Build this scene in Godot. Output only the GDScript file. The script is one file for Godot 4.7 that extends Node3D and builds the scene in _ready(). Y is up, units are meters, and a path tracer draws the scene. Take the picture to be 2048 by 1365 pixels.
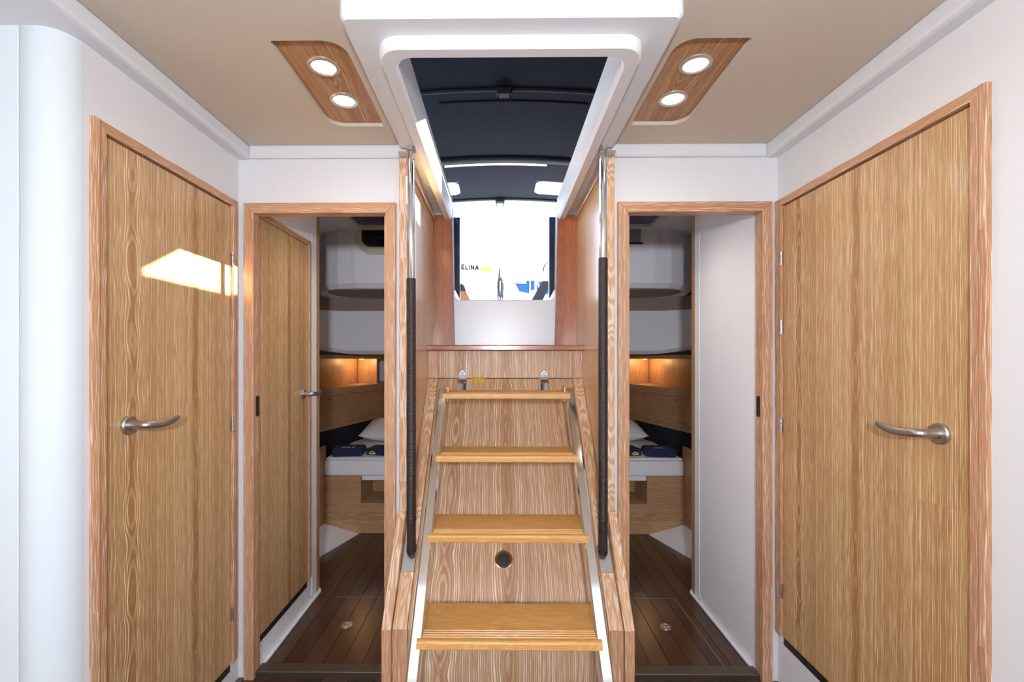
extends Node3D
# Companionway of a sailing yacht, seen from the saloon looking aft.
# x is measured from the centreline, h from the eye height (1.22 m above the cabin sole), D is the distance aft of the lens.

const EYE := 1.22
const FOCAL := 920.0
const YAW := 0.0096            # the lens looks 0.55 degrees off the centreline

var M := {}
var taken := {}

func V(x: float, h: float, d: float) -> Vector3:
	return Vector3(x, EYE + h, -d)

# ---------------------------------------------------------------- mesh builder
class MB:
	var v := PackedVector3Array()
	var n := PackedVector3Array()
	var t := PackedVector2Array()
	var g := Vector3.UP            # grain direction
	var ua := Vector3.ZERO         # across the grain, when fixed
	var off := Vector2.ZERO

	func grain(along: Vector3, across := Vector3.ZERO, shift := Vector2.ZERO) -> MB:
		g = along.normalized()
		ua = across
		off = shift
		return self

	func uv(p: Vector3, nn: Vector3) -> Vector2:
		var a := ua
		if a == Vector3.ZERO:
			a = nn.cross(g)
			if a.length() < 0.3:
				a = Vector3.RIGHT if absf(g.x) < 0.7 else Vector3.BACK
			a = a.normalized()
			if a.x + a.y * 0.9 - a.z * 0.8 < 0.0:
				a = -a
		return Vector2(p.dot(a), p.dot(g)) + off

	func tri(a: Vector3, b: Vector3, c: Vector3, na: Vector3, nb: Vector3, nc: Vector3) -> void:
		var f := (c - a).cross(b - a)
		if f.length_squared() < 1e-16:
			return
		var fn := f.normalized()
		if f.dot(na + nb + nc) < 0.0:
			fn = -fn
			v.append_array([a, c, b])
			n.append_array([na, nc, nb])
			t.append_array([uv(a, fn), uv(c, fn), uv(b, fn)])
		else:
			v.append_array([a, b, c])
			n.append_array([na, nb, nc])
			t.append_array([uv(a, fn), uv(b, fn), uv(c, fn)])

	func quad(a: Vector3, b: Vector3, c: Vector3, d: Vector3, nn: Vector3) -> void:
		tri(a, b, c, nn, nn, nn)
		tri(a, c, d, nn, nn, nn)

	func face(p: Array, out: Vector3) -> void:
		var nn := Vector3.ZERO
		for i in p.size():
			nn += (p[i] as Vector3).cross(p[(i + 1) % p.size()])
		nn = nn.normalized()
		if nn.dot(out) < 0.0:
			nn = -nn
		for i in range(1, p.size() - 1):
			tri(p[0], p[i], p[i + 1], nn, nn, nn)

	# box with chamfered edges, in any frame
	func obox(xf: Transform3D, size: Vector3, b := 0.0) -> MB:
		var e := size * 0.5
		var q := Vector3(e.x - b, e.y - b, e.z - b)
		for ax in 3:
			for s: float in [-1.0, 1.0]:
				var a1 := (ax + 1) % 3
				var a2 := (ax + 2) % 3
				var pts := []
				for c in [[-1, -1], [1, -1], [1, 1], [-1, 1]]:
					var p := Vector3.ZERO
					p[ax] = s * e[ax]
					p[a1] = c[0] * q[a1]
					p[a2] = c[1] * q[a2]
					pts.append(xf * p)
				var nn := Vector3.ZERO
				nn[ax] = s
				nn = (xf.basis * nn).normalized()
				quad(pts[0], pts[1], pts[2], pts[3], nn)
		if b > 0.0:
			for ax in 3:
				var a1 := (ax + 1) % 3
				var a2 := (ax + 2) % 3
				for s1 in [-1.0, 1.0]:
					for s2 in [-1.0, 1.0]:
						var pts := []
						for k in [[-1, 0], [1, 0], [1, 1], [-1, 1]]:
							var p := Vector3.ZERO
							p[ax] = k[0] * q[ax]
							p[a1] = s1 * (e[a1] if k[1] == 0 else q[a1])
							p[a2] = s2 * (q[a2] if k[1] == 0 else e[a2])
							pts.append(xf * p)
						var nn := Vector3.ZERO
						nn[a1] = s1
						nn[a2] = s2
						nn = (xf.basis * nn).normalized()
						quad(pts[0], pts[1], pts[2], pts[3], nn)
			for sx in [-1.0, 1.0]:
				for sy in [-1.0, 1.0]:
					for sz in [-1.0, 1.0]:
						var nn := (xf.basis * Vector3(sx, sy, sz)).normalized()
						tri(xf * Vector3(sx * e.x, sy * q.y, sz * q.z), xf * Vector3(sx * q.x, sy * e.y, sz * q.z), xf * Vector3(sx * q.x, sy * q.y, sz * e.z), nn, nn, nn)
		return self

	func box(a: Vector3, b: Vector3, bev := 0.0) -> MB:
		return obox(Transform3D(Basis(), (a + b) * 0.5), (b - a).abs(), bev)

	static func inset(poly: PackedVector2Array, by: float) -> PackedVector2Array:
		var out := PackedVector2Array()
		var area := 0.0
		var c := poly.size()
		for i in c:
			area += poly[i].cross(poly[(i + 1) % c])
		var sgn := 1.0 if area > 0.0 else -1.0
		for i in c:
			var d0 := (poly[i] - poly[(i + c - 1) % c]).normalized()
			var d1 := (poly[(i + 1) % c] - poly[i]).normalized()
			var n0 := Vector2(-d0.y, d0.x) * sgn
			var n1 := Vector2(-d1.y, d1.x) * sgn
			var m := (n0 + n1)
			var k := m.length_squared()
			out.append(poly[i] + (m * (2.0 * by / k) if k > 0.2 else n0 * by))
		return out

	# outline in a plane, drawn out along its normal, with chamfered rims
	func prism(poly: PackedVector2Array, o: Vector3, ax: Vector3, ay: Vector3, depth: float, bev := 0.0, both := true) -> MB:
		var nn := ax.cross(ay).normalized()
		var small := inset(poly, bev) if bev > 0.0 else poly
		var lo := small if both else poly
		var at := func(p: Vector2, z: float) -> Vector3: return o + ax * p.x + ay * p.y + nn * z
		var i1 := Geometry2D.triangulate_polygon(lo)
		for i in range(0, i1.size(), 3):
			tri(at.call(lo[i1[i]], 0.0), at.call(lo[i1[i + 1]], 0.0), at.call(lo[i1[i + 2]], 0.0), -nn * signf(depth), -nn * signf(depth), -nn * signf(depth))
		var i2 := Geometry2D.triangulate_polygon(small)
		for i in range(0, i2.size(), 3):
			tri(at.call(small[i2[i]], depth), at.call(small[i2[i + 1]], depth), at.call(small[i2[i + 2]], depth), nn * signf(depth), nn * signf(depth), nn * signf(depth))
		var rings := []
		if bev > 0.0:
			if both:
				rings = [[lo, 0.0], [poly, bev * signf(depth)], [poly, depth - bev * signf(depth)], [small, depth]]
			else:
				rings = [[poly, 0.0], [poly, depth - bev * signf(depth)], [small, depth]]
		else:
			rings = [[poly, 0.0], [poly, depth]]
		var area := 0.0
		for i in poly.size():
			area += poly[i].cross(poly[(i + 1) % poly.size()])
		var sgn := 1.0 if area > 0.0 else -1.0
		for r in rings.size() - 1:
			var A: PackedVector2Array = rings[r][0]
			var B: PackedVector2Array = rings[r + 1][0]
			for i in poly.size():
				var j := (i + 1) % poly.size()
				var p0: Vector3 = at.call(A[i], rings[r][1])
				var p1: Vector3 = at.call(A[j], rings[r][1])
				var p2: Vector3 = at.call(B[j], rings[r + 1][1])
				var p3: Vector3 = at.call(B[i], rings[r + 1][1])
				var d := poly[j] - poly[i]
				var outw := (ax * d.y - ay * d.x) * sgn
				var f := (p1 - p0).cross(p3 - p0)
				if f.length_squared() < 1e-16:
					f = (p2 - p1).cross(p3 - p1)
				f = f.normalized()
				if f.dot(outw) < 0.0:
					f = -f
				quad(p0, p1, p2, p3, f)
		return self

	# skin over a grid of points, smooth or flat
	func skin(rows: Array, closed := false, smooth := true) -> MB:
		var R := rows.size()
		var C: int = rows[0].size()
		var nor := []
		if smooth:
			for i in R:
				var line := []
				for j in C:
					var a: Vector3 = rows[maxi(i - 1, 0)][j]
					var b: Vector3 = rows[mini(i + 1, R - 1)][j]
					var c: Vector3
					var d: Vector3
					if closed:
						c = rows[i][(j + C - 1) % C]
						d = rows[i][(j + 1) % C]
					else:
						c = rows[i][maxi(j - 1, 0)]
						d = rows[i][mini(j + 1, C - 1)]
					line.append((b - a).cross(d - c).normalized())
				nor.append(line)
		for i in R - 1:
			for j in (C if closed else C - 1):
				var k := (j + 1) % C
				var a: Vector3 = rows[i][j]
				var b: Vector3 = rows[i][k]
				var c: Vector3 = rows[i + 1][k]
				var d: Vector3 = rows[i + 1][j]
				if smooth:
					tri(a, b, c, nor[i][j], nor[i][k], nor[i + 1][k])
					tri(a, c, d, nor[i][j], nor[i + 1][k], nor[i + 1][j])
				else:
					var f := (c - a).cross(d - b).normalized()
					quad(a, b, c, d, f)
		return self

	# tube through points; rx across, ry along "up"
	func tube(pts: Array, rx: Array, ry := [], up := Vector3.UP, sides := 14, caps := true) -> MB:
		var rows := []
		for i in pts.size():
			var dir: Vector3 = ((pts[mini(i + 1, pts.size() - 1)] as Vector3) - pts[maxi(i - 1, 0)]).normalized()
			var side := dir.cross(up)
			if side.length() < 0.05:
				side = dir.cross(Vector3.RIGHT)
			side = side.normalized()
			var u := side.cross(dir).normalized()
			var row := []
			var a: float = rx[mini(i, rx.size() - 1)]
			var b: float = ry[mini(i, ry.size() - 1)] if ry.size() else a
			for k in sides:
				var w := TAU * k / sides
				row.append((pts[i] as Vector3) + side * cos(w) * a + u * sin(w) * b)
			rows.append(row)
		skin(rows, true, true)
		if caps:
			face(rows[0], (pts[0] as Vector3) - pts[1])
			face(rows[-1], (pts[-1] as Vector3) - pts[-2])
		return self

	# profile of (radius, height) turned about an axis; flat steps between listed points
	func lathe(prof: Array, o: Vector3, axis: Vector3, sides := 24, smooth := false) -> MB:
		var w := axis.normalized()
		var a := w.cross(Vector3.UP if absf(w.y) < 0.9 else Vector3.RIGHT).normalized()
		var b := w.cross(a)
		var rows := []
		for p in prof:
			var row := []
			for k in sides:
				var q := TAU * k / sides
				row.append(o + w * p[1] + (a * cos(q) + b * sin(q)) * p[0])
			rows.append(row)
		if smooth:
			skin(rows, true, true)
		else:
			for i in rows.size() - 1:
				var dr: float = prof[i + 1][0] - prof[i][0]
				var dy: float = prof[i + 1][1] - prof[i][1]
				for k in sides:
					var k2 := (k + 1) % sides
					var q0 := TAU * k / sides
					var q1 := TAU * k2 / sides
					var n0 := ((a * cos(q0) + b * sin(q0)) * dy - w * dr).normalized()
					var n1 := ((a * cos(q1) + b * sin(q1)) * dy - w * dr).normalized()
					tri(rows[i][k], rows[i][k2], rows[i + 1][k2], n0, n1, n1)
					tri(rows[i][k], rows[i + 1][k2], rows[i + 1][k], n0, n1, n0)
		return self

	func torus(o: Vector3, axis: Vector3, R: float, r: float, sides := 28, ring := 10) -> MB:
		var w := axis.normalized()
		var a := w.cross(Vector3.UP if absf(w.y) < 0.9 else Vector3.RIGHT).normalized()
		var b := w.cross(a)
		var rows := []
		for k in sides + 1:
			var q := TAU * k / sides
			var rad := a * cos(q) + b * sin(q)
			var row := []
			for j in ring:
				var z := TAU * j / ring
				row.append(o + rad * (R + r * cos(z)) + w * r * sin(z))
			rows.append(row)
		return skin(rows, true, true)

	func mesh(m: Material, base: Vector3) -> ArrayMesh:
		var p := PackedVector3Array()
		p.resize(v.size())
		for i in v.size():
			p[i] = v[i] - base
		var arr := []
		arr.resize(Mesh.ARRAY_MAX)
		arr[Mesh.ARRAY_VERTEX] = p
		arr[Mesh.ARRAY_NORMAL] = n
		arr[Mesh.ARRAY_TEX_UV] = t
		var am := ArrayMesh.new()
		am.add_surface_from_arrays(Mesh.PRIMITIVE_TRIANGLES, arr)
		am.surface_set_material(0, m)
		return am

	func foot() -> Vector3:
		var lo := v[0]
		var hi := v[0]
		for p in v:
			lo = lo.min(p)
			hi = hi.max(p)
		return Vector3((lo.x + hi.x) * 0.5, lo.y, (lo.z + hi.z) * 0.5)

# ---------------------------------------------------------------- scene helpers
func numbered(called: String) -> String:
	if not taken.has(called):
		taken[called] = 0
		return called
	taken[called] += 1
	return "%s_%03d" % [called, taken[called]]

func tag(o: Node, label: String, category: String, group := "", kind := "") -> void:
	if label: o.set_meta("label", label)
	if category: o.set_meta("category", category)
	if group: o.set_meta("group", group)
	if kind: o.set_meta("kind", kind)

func thing(called: String, base: Vector3, label: String, category: String, group := "", kind := "") -> Node3D:
	var o := Node3D.new()
	o.name = numbered(called)
	add_child(o)
	o.position = base
	tag(o, label, category, group, kind)
	return o

func part(called: String, mb: MB, m: Material, parent: Node3D, label := "", kind := "") -> MeshInstance3D:
	var o := MeshInstance3D.new()
	var base := Vector3.ZERO
	var p: Node = parent
	while p != self and p is Node3D:
		base += (p as Node3D).position
		p = p.get_parent()
	o.mesh = mb.mesh(m, base)
	o.name = called
	parent.add_child(o, true)
	if label: o.set_meta("label", label)
	if kind: o.set_meta("kind", kind)
	return o

func single(called: String, mb: MB, m: Material, label: String, category: String, group := "", kind := "") -> MeshInstance3D:
	var o := MeshInstance3D.new()
	var base := mb.foot()
	o.mesh = mb.mesh(m, base)
	o.name = numbered(called)
	add_child(o)
	o.position = base
	tag(o, label, category, group, kind)
	return o

func struct(called: String, mb: MB, m: Material, label: String, category: String) -> MeshInstance3D:
	return single(called, mb, m, label, category, "", "structure")

static func rounded(x0: float, y0: float, x1: float, y1: float, r: Array, k := 6) -> PackedVector2Array:
	# corners in the order (x0,y0) (x1,y0) (x1,y1) (x0,y1)
	var out := PackedVector2Array()
	var cs := [[x0, y0, 1, 1, PI], [x1, y0, -1, 1, 1.5 * PI], [x1, y1, -1, -1, 0.0], [x0, y1, 1, -1, 0.5 * PI]]
	for i in 4:
		var c: Array = cs[i]
		var rr: float = r[i % r.size()]
		if rr <= 0.0:
			out.append(Vector2(c[0], c[1]))
			continue
		var ctr := Vector2(c[0] + c[2] * rr, c[1] + c[3] * rr)
		for j in k + 1:
			var w: float = c[4] + 0.5 * PI * j / k
			out.append(ctr + Vector2(cos(w), sin(w)) * rr)
	return out

# ---------------------------------------------------------------- materials
func mat(col: Color, rough := 0.5, metal := 0.0, spec := 0.5) -> StandardMaterial3D:
	var m := StandardMaterial3D.new()
	m.albedo_color = col
	m.roughness = rough
	m.metallic = metal
	m.metallic_specular = spec
	return m

static func hashf(i: int) -> float:
	var x := sin(float(i) * 12.9898 + 4.1) * 43758.5453
	return x - floor(x)

# Limed oak and other timbers: growth rings cut along the trunk. Lengths in metres, colours sRGB 0..255.
func wood_texture(w: int, h: int, tw: float, th: float, p: Dictionary) -> ImageTexture:
	var A := FastNoiseLite.new()
	A.noise_type = FastNoiseLite.TYPE_SIMPLEX_SMOOTH
	A.seed = p.seed
	A.frequency = 1.0
	A.fractal_type = FastNoiseLite.FRACTAL_NONE
	var data := PackedByteArray()
	data.resize(w * h * 3)
	var b1: Color = p.base
	var b2: Color = p.base2
	var li: Color = p.light
	var freq: float = p.freq
	var amt: float = p.amount
	var cs: Array = p.centres
	var wobble: float = p.get("wobble", 1.0)
	var fleck: float = p.get("fleck", 0.5)
	var heart_amount: float = p.get("heart", 0.0)
	var qs := []
	var cx := []
	qs.resize(cs.size())
	cx.resize(cs.size())
	var at := 0
	for y in h:
		var v := th * y / h
		# the pattern closes on itself along the grain
		var va := cos(TAU * y / h) * th / TAU
		var vb := sin(TAU * y / h) * th / TAU
		for c in cs.size():
			qs[c] = cs[c][1] * (0.8 + cs[c][2] * A.get_noise_3d(va * 4.6, vb * 4.6, 31.0 * c) + 0.05 * A.get_noise_3d(va * 9.0, vb * 9.0, 5.0 + 31.0 * c))
			cx[c] = 0.010 * A.get_noise_3d(va * 1.6, vb * 1.6, 7.0 + 13.0 * c) + 0.006 * A.get_noise_3d(va * 7.0, vb * 7.0, 9.0 + 13.0 * c) + 0.002 * A.get_noise_3d(va * 22.0, vb * 22.0, 3.0 + 13.0 * c)
		for x in w:
			var u := tw * x / w
			var d := 9.0
			var q := 0.0
			var ci := 0
			for c in cs.size():
				var off: float = u - cs[c][0]
				off = off - tw * roundf(off / tw)
				# the heart of a flame wanders, the straight grain beside it does not
				var dd := absf(off - cx[c] * exp(-absf(off) * 38.0))
				if dd < d:
					d = dd
					q = qs[c]
					ci = c
			var r := sqrt(d * d + q * q)
			var k := r * freq + wobble * (1.1 * A.get_noise_3d(u * 24.0, va * 0.5, vb * 0.5) + 0.16 * A.get_noise_2d(u * 140.0, v * 5.0)) + 100.0 * ci
			var heart := clampf(1.3 - (r - q) * freq, 0.0, 1.0) * heart_amount
			var i := floori(k)
			var f := k - i
			var rr := hashf(i)
			var st := A.get_noise_2d(u * 520.0, v * 11.0 + 40.0)
			var L := clampf((0.20 + 0.16 * rr - absf(f - 0.5)) * 6.0, 0.0, 1.0) * (0.35 + 0.65 * rr)
			L = clampf(amt * L * (1.0 + fleck * st) + fleck * 0.18 * maxf(st - 0.25, 0.0), 0.0, 1.0)
			var t := clampf(0.5 + 0.6 * A.get_noise_2d(u * 6.0 + 50.0, v * 0.4) + 0.35 * (hashf(i + 77) - 0.5), 0.0, 1.0)
			var k2 := 1.0 + 0.07 * st
			L *= 1.0 - 0.75 * heart
			t = lerpf(t, 1.25, heart)
			data[at] = int(clampf(lerpf(lerpf(b1.r, b2.r, t), li.r, L) * k2 * 255.0, 0.0, 255.0))
			data[at + 1] = int(clampf(lerpf(lerpf(b1.g, b2.g, t), li.g, L) * k2 * 255.0, 0.0, 255.0))
			data[at + 2] = int(clampf(lerpf(lerpf(b1.b, b2.b, t), li.b, L) * k2 * 255.0, 0.0, 255.0))
			at += 3
	return ImageTexture.create_from_image(Image.create_from_data(w, h, false, Image.FORMAT_RGB8, data))

func wood(w: int, h: int, tw: float, th: float, p: Dictionary, rough: float, coat := 0.0, coat_rough := 0.15) -> StandardMaterial3D:
	var m := mat(Color.WHITE, rough)
	m.albedo_texture = wood_texture(w, h, tw, th, p)
	m.uv1_scale = Vector3(1.0 / tw, 1.0 / th, 1.0)
	if coat > 0.0:
		m.clearcoat_enabled = true
		m.clearcoat = coat
		m.clearcoat_roughness = coat_rough
	return m

func tinted(m: StandardMaterial3D, c: Color) -> StandardMaterial3D:
	var r: StandardMaterial3D = m.duplicate()
	r.albedo_color = c
	return r

func rgb(r: float, g: float, b: float) -> Color:
	return Color(r / 255.0, g / 255.0, b / 255.0)

func grainy(col: Color, rough: float, amount: float, scale: float, seed_: int) -> StandardMaterial3D:
	var m := mat(Color.WHITE, rough)
	var nz := FastNoiseLite.new()
	nz.seed = seed_
	nz.frequency = 0.35
	nz.fractal_octaves = 3
	var tx := NoiseTexture2D.new()
	tx.width = 256
	tx.height = 256
	tx.seamless = true
	tx.noise = nz
	var gr := Gradient.new()
	gr.set_color(0, col * Color(1.0 - amount, 1.0 - amount, 1.0 - amount, 1.0))
	gr.set_color(1, col * Color(1.0 + amount, 1.0 + amount, 1.0 + amount, 1.0))
	tx.color_ramp = gr
	m.albedo_texture = tx
	m.uv1_triplanar = true
	m.uv1_world_triplanar = true
	m.uv1_scale = Vector3.ONE * scale
	return m

func make_materials() -> void:
	M.white = mat(rgb(220, 218, 219), 0.5, 0.0, 0.4)
	M.cabin_white = mat(rgb(242, 239, 241), 0.5, 0.0, 0.4)
	M.moulding = mat(rgb(218, 218, 220), 0.4, 0.0, 0.5)
	M.gelcoat = mat(rgb(230, 233, 238), 0.3, 0.0, 0.5)
	M.corner = mat(rgb(210, 213, 216), 0.55, 0.0, 0.35)
	M.ceiling = grainy(rgb(204, 191, 175), 0.85, 0.05, 6.0, 5)
	M.liner = mat(rgb(240, 239, 243), 0.6)
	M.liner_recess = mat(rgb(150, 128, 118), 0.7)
	M.door = wood(1024, 768, 0.80, 2.0, {"seed": 11, "base": rgb(186, 142, 92), "base2": rgb(166, 120, 74), "light": rgb(229, 206, 168), "freq": 265.0, "amount": 1.0,
		"heart": 0.85, "centres": [[0.087, 0.034, 0.2], [0.345, 0.022, 0.3], [0.70, 0.004, 0.3]], "wobble": 0.45, "fleck": 0.7}, 0.36, 0.5, 0.12)
	M.oak = wood(768, 512, 0.80, 1.2, {"seed": 23, "base": rgb(184, 144, 108), "base2": rgb(168, 126, 92), "light": rgb(232, 214, 192), "freq": 165.0, "amount": 0.95,
		"heart": 0.6, "centres": [[0.20, 0.036, 0.22], [0.425, 0.042, 0.26], [0.66, 0.012, 0.3]], "wobble": 0.5, "fleck": 0.5}, 0.5, 0.1, 0.35)
	M.frame = wood(256, 768, 0.16, 0.9, {"seed": 37, "base": rgb(186, 136, 100), "base2": rgb(166, 114, 82), "light": rgb(230, 206, 182), "freq": 190.0, "amount": 0.55,
		"centres": [[0.05, 0.012, 0.3], [0.12, 0.008, 0.3]], "wobble": 1.0, "fleck": 1.3}, 0.42, 0.2, 0.25)
	M.limed = wood(256, 512, 0.20, 0.6, {"seed": 41, "base": rgb(206, 158, 112), "base2": rgb(196, 146, 104), "light": rgb(226, 206, 190), "freq": 85.0, "amount": 1.0,
		"centres": [[0.06, 0.07, 0.55], [0.16, 0.04, 0.55]], "wobble": 1.8, "fleck": 0.5}, 0.42, 0.3, 0.2)
	M.tunnel = wood(512, 512, 0.8, 1.2, {"seed": 53, "base": rgb(212, 174, 124), "base2": rgb(198, 158, 110), "light": rgb(224, 192, 148), "freq": 160.0, "amount": 0.6,
		"centres": [[0.3, 0.03, 0.3], [0.62, 0.02, 0.3]], "wobble": 0.6, "fleck": 0.5}, 0.32, 0.5, 0.12)
	M.tread = wood(512, 256, 0.24, 0.7, {"seed": 61, "base": rgb(200, 148, 82), "base2": rgb(188, 134, 72), "light": rgb(212, 164, 100), "freq": 120.0, "amount": 0.6,
		"centres": [[0.05, 0.10, 0.3], [0.17, 0.08, 0.3]], "wobble": 1.4, "fleck": 0.4}, 0.45, 0.2, 0.3)
	M.mahogany = wood(256, 384, 0.3, 0.9, {"seed": 71, "base": rgb(166, 94, 56), "base2": rgb(142, 74, 42), "light": rgb(188, 118, 76), "freq": 120.0, "amount": 0.5,
		"centres": [[0.1, 0.06, 0.3], [0.24, 0.04, 0.3]], "wobble": 1.2, "fleck": 0.8}, 0.3, 0.6, 0.12)
	M.cabin = wood(512, 384, 0.6, 1.0, {"seed": 83, "base": rgb(186, 144, 104), "base2": rgb(172, 128, 90), "light": rgb(214, 184, 148), "freq": 170.0, "amount": 0.6,
		"centres": [[0.12, 0.03, 0.3], [0.42, 0.06, 0.3]], "wobble": 1.0, "fleck": 0.7}, 0.45, 0.15, 0.3)
	M.plank = wood(128, 384, 0.12, 1.4, {"seed": 97, "base": rgb(80, 50, 32), "base2": rgb(62, 38, 26), "light": rgb(104, 68, 44), "freq": 260.0, "amount": 0.35,
		"centres": [[0.03, 0.02, 0.3], [0.09, 0.03, 0.3]], "wobble": 1.0, "fleck": 0.9}, 0.3, 0.3, 0.2)
	M.panel_oak = wood(384, 384, 0.3, 0.6, {"seed": 29, "base": rgb(170, 120, 76), "base2": rgb(152, 102, 62), "light": rgb(212, 174, 130), "freq": 190.0, "amount": 0.8, "heart": 0.4,
		"centres": [[0.09, 0.03, 0.35], [0.22, 0.01, 0.3]], "wobble": 0.5, "fleck": 0.5}, 0.5, 0.15, 0.3)
	M.planks = [M.plank, tinted(M.plank, rgb(206, 200, 200)), tinted(M.plank, rgb(236, 220, 205)), tinted(M.plank, rgb(180, 178, 180))]
	M.steel = mat(rgb(226, 226, 228), 0.09, 1.0)
	M.satin = mat(rgb(190, 184, 180), 0.34, 1.0)
	M.plate = mat(rgb(205, 205, 208), 0.28, 1.0)
	M.bronze = mat(rgb(96, 82, 72), 0.35, 0.9)
	M.threshold = mat(rgb(120, 108, 96), 0.4, 0.9)
	M.leather = mat(rgb(44, 34, 32), 0.42)
	M.black = mat(rgb(34, 30, 28), 0.5)
	M.rubber = mat(rgb(40, 40, 40), 0.7)
	M.canvas = grainy(rgb(28, 30, 38), 0.9, 0.10, 3.0, 9)
	M.canvas.metallic_specular = 0.2
	M.canvas_dark = mat(rgb(26, 26, 30), 0.8)
	M.zip = mat(rgb(26, 26, 29), 0.9, 0.0, 0.2)
	M.clear = mat(Color(0.93, 0.97, 1.0, 0.12), 0.05)
	M.clear.transparency = BaseMaterial3D.TRANSPARENCY_ALPHA
	M.smoked = mat(rgb(34, 42, 62), 0.12)
	M.sheet = mat(rgb(238, 237, 242), 0.85)
	M.navy = mat(rgb(34, 42, 78), 0.95)
	M.upholstery = mat(rgb(30, 31, 38), 0.8)
	M.cream = mat(rgb(206, 198, 176), 0.5)
	M.dark_glass = mat(rgb(22, 26, 28), 0.08)
	M.shade = mat(rgb(132, 138, 150), 0.8)
	M.hatch_glass = mat(rgb(82, 78, 112), 0.1)
	M.yellow = mat(rgb(228, 214, 70), 0.6)
	M.print_white = mat(rgb(230, 230, 228), 0.7)
	M.print_blue = mat(rgb(10, 11, 30), 0.95, 0.0, 0.0)
	M.bezel = mat(rgb(205, 196, 184), 0.3, 0.7)
	M.lamp = mat(rgb(255, 246, 224), 0.4)
	M.lamp.emission_enabled = true
	M.lamp.emission = rgb(255, 244, 222)
	M.lamp.emission_energy_multiplier = 3.0
	M.warm_lamp = mat(rgb(255, 226, 176), 0.4)
	M.warm_lamp.emission_enabled = true
	M.warm_lamp.emission = rgb(255, 222, 170)
	M.warm_lamp.emission_energy_multiplier = 3.0
	M.hull = mat(rgb(240, 241, 243), 0.25)
	M.blue_glass = mat(rgb(42, 80, 126), 0.2, 0.0, 0.3)
	M.boat_yellow = mat(rgb(220, 208, 92), 0.9, 0.0, 0.1)
	M.rope = mat(rgb(46, 48, 56), 0.9)
	M.grey_pad = mat(rgb(66, 67, 74), 0.8)
	M.teak = mat(rgb(150, 108, 78), 0.6)
	M.sea = mat(rgb(70, 104, 118), 0.1)
	M.led_tape = mat(rgb(214, 216, 220), 0.25, 0.8)

# ---------------------------------------------------------------- scene
func _ready() -> void:
	var cam := Camera3D.new()
	cam.name = "camera"
	add_child(cam)
	cam.position = V(-0.025, 0, 0)
	cam.rotation.y = YAW
	cam.projection = Camera3D.PROJECTION_FRUSTUM
	cam.near = 0.05
	cam.far = 500.0
	cam.size = 1365.0 / FOCAL * cam.near
	var cx := 1000.0 - FOCAL * tan(YAW)
	cam.frustum_offset = Vector2((1024.0 - cx) / FOCAL, (718.0 - 682.5) / FOCAL) * cam.near
	cam.current = true

	var env := Environment.new()
	env.background_mode = Environment.BG_SKY
	var sm := ProceduralSkyMaterial.new()
	sm.sky_top_color = rgb(176, 204, 240)
	sm.sky_horizon_color = rgb(244, 249, 255)
	sm.sky_curve = 0.12
	sm.ground_bottom_color = rgb(120, 140, 150)
	sm.ground_horizon_color = rgb(225, 232, 238)
	sm.sun_angle_max = 12.0
	var sky := Sky.new()
	sky.sky_material = sm
	env.sky = sky
	env.background_energy_multiplier = 4.5
	env.tonemap_mode = Environment.TONE_MAPPER_LINEAR
	env.tonemap_exposure = 0.9
	env.sdfgi_enabled = true
	env.ssao_enabled = true
	env.ssil_enabled = true
	var we := WorldEnvironment.new()
	we.name = "environment"
	we.environment = env
	add_child(we)

	var sun := DirectionalLight3D.new()
	sun.name = "sun"
	add_child(sun)
	sun.look_at_from_position(Vector3(4, 0.54 * 4, -0.06), Vector3.ZERO)
	sun.light_color = rgb(255, 246, 232)
	sun.light_energy = 24.0
	sun.light_angular_distance = 0.6
	sun.shadow_enabled = true
	sun.sky_mode = DirectionalLight3D.SKY_MODE_LIGHT_ONLY

	make_materials()
	build_shell()
	build_saloon()
	build_side_doors()
	build_cabin_openings()
	build_hatch()
	build_tunnel()
	build_engine_cover()
	build_ladder()
	build_handrails()
	build_lights()
	for s: float in [-1.0, 1.0]:
		build_cabin(s)
	build_sprayhood()
	build_cockpit()
	build_marina()

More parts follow.
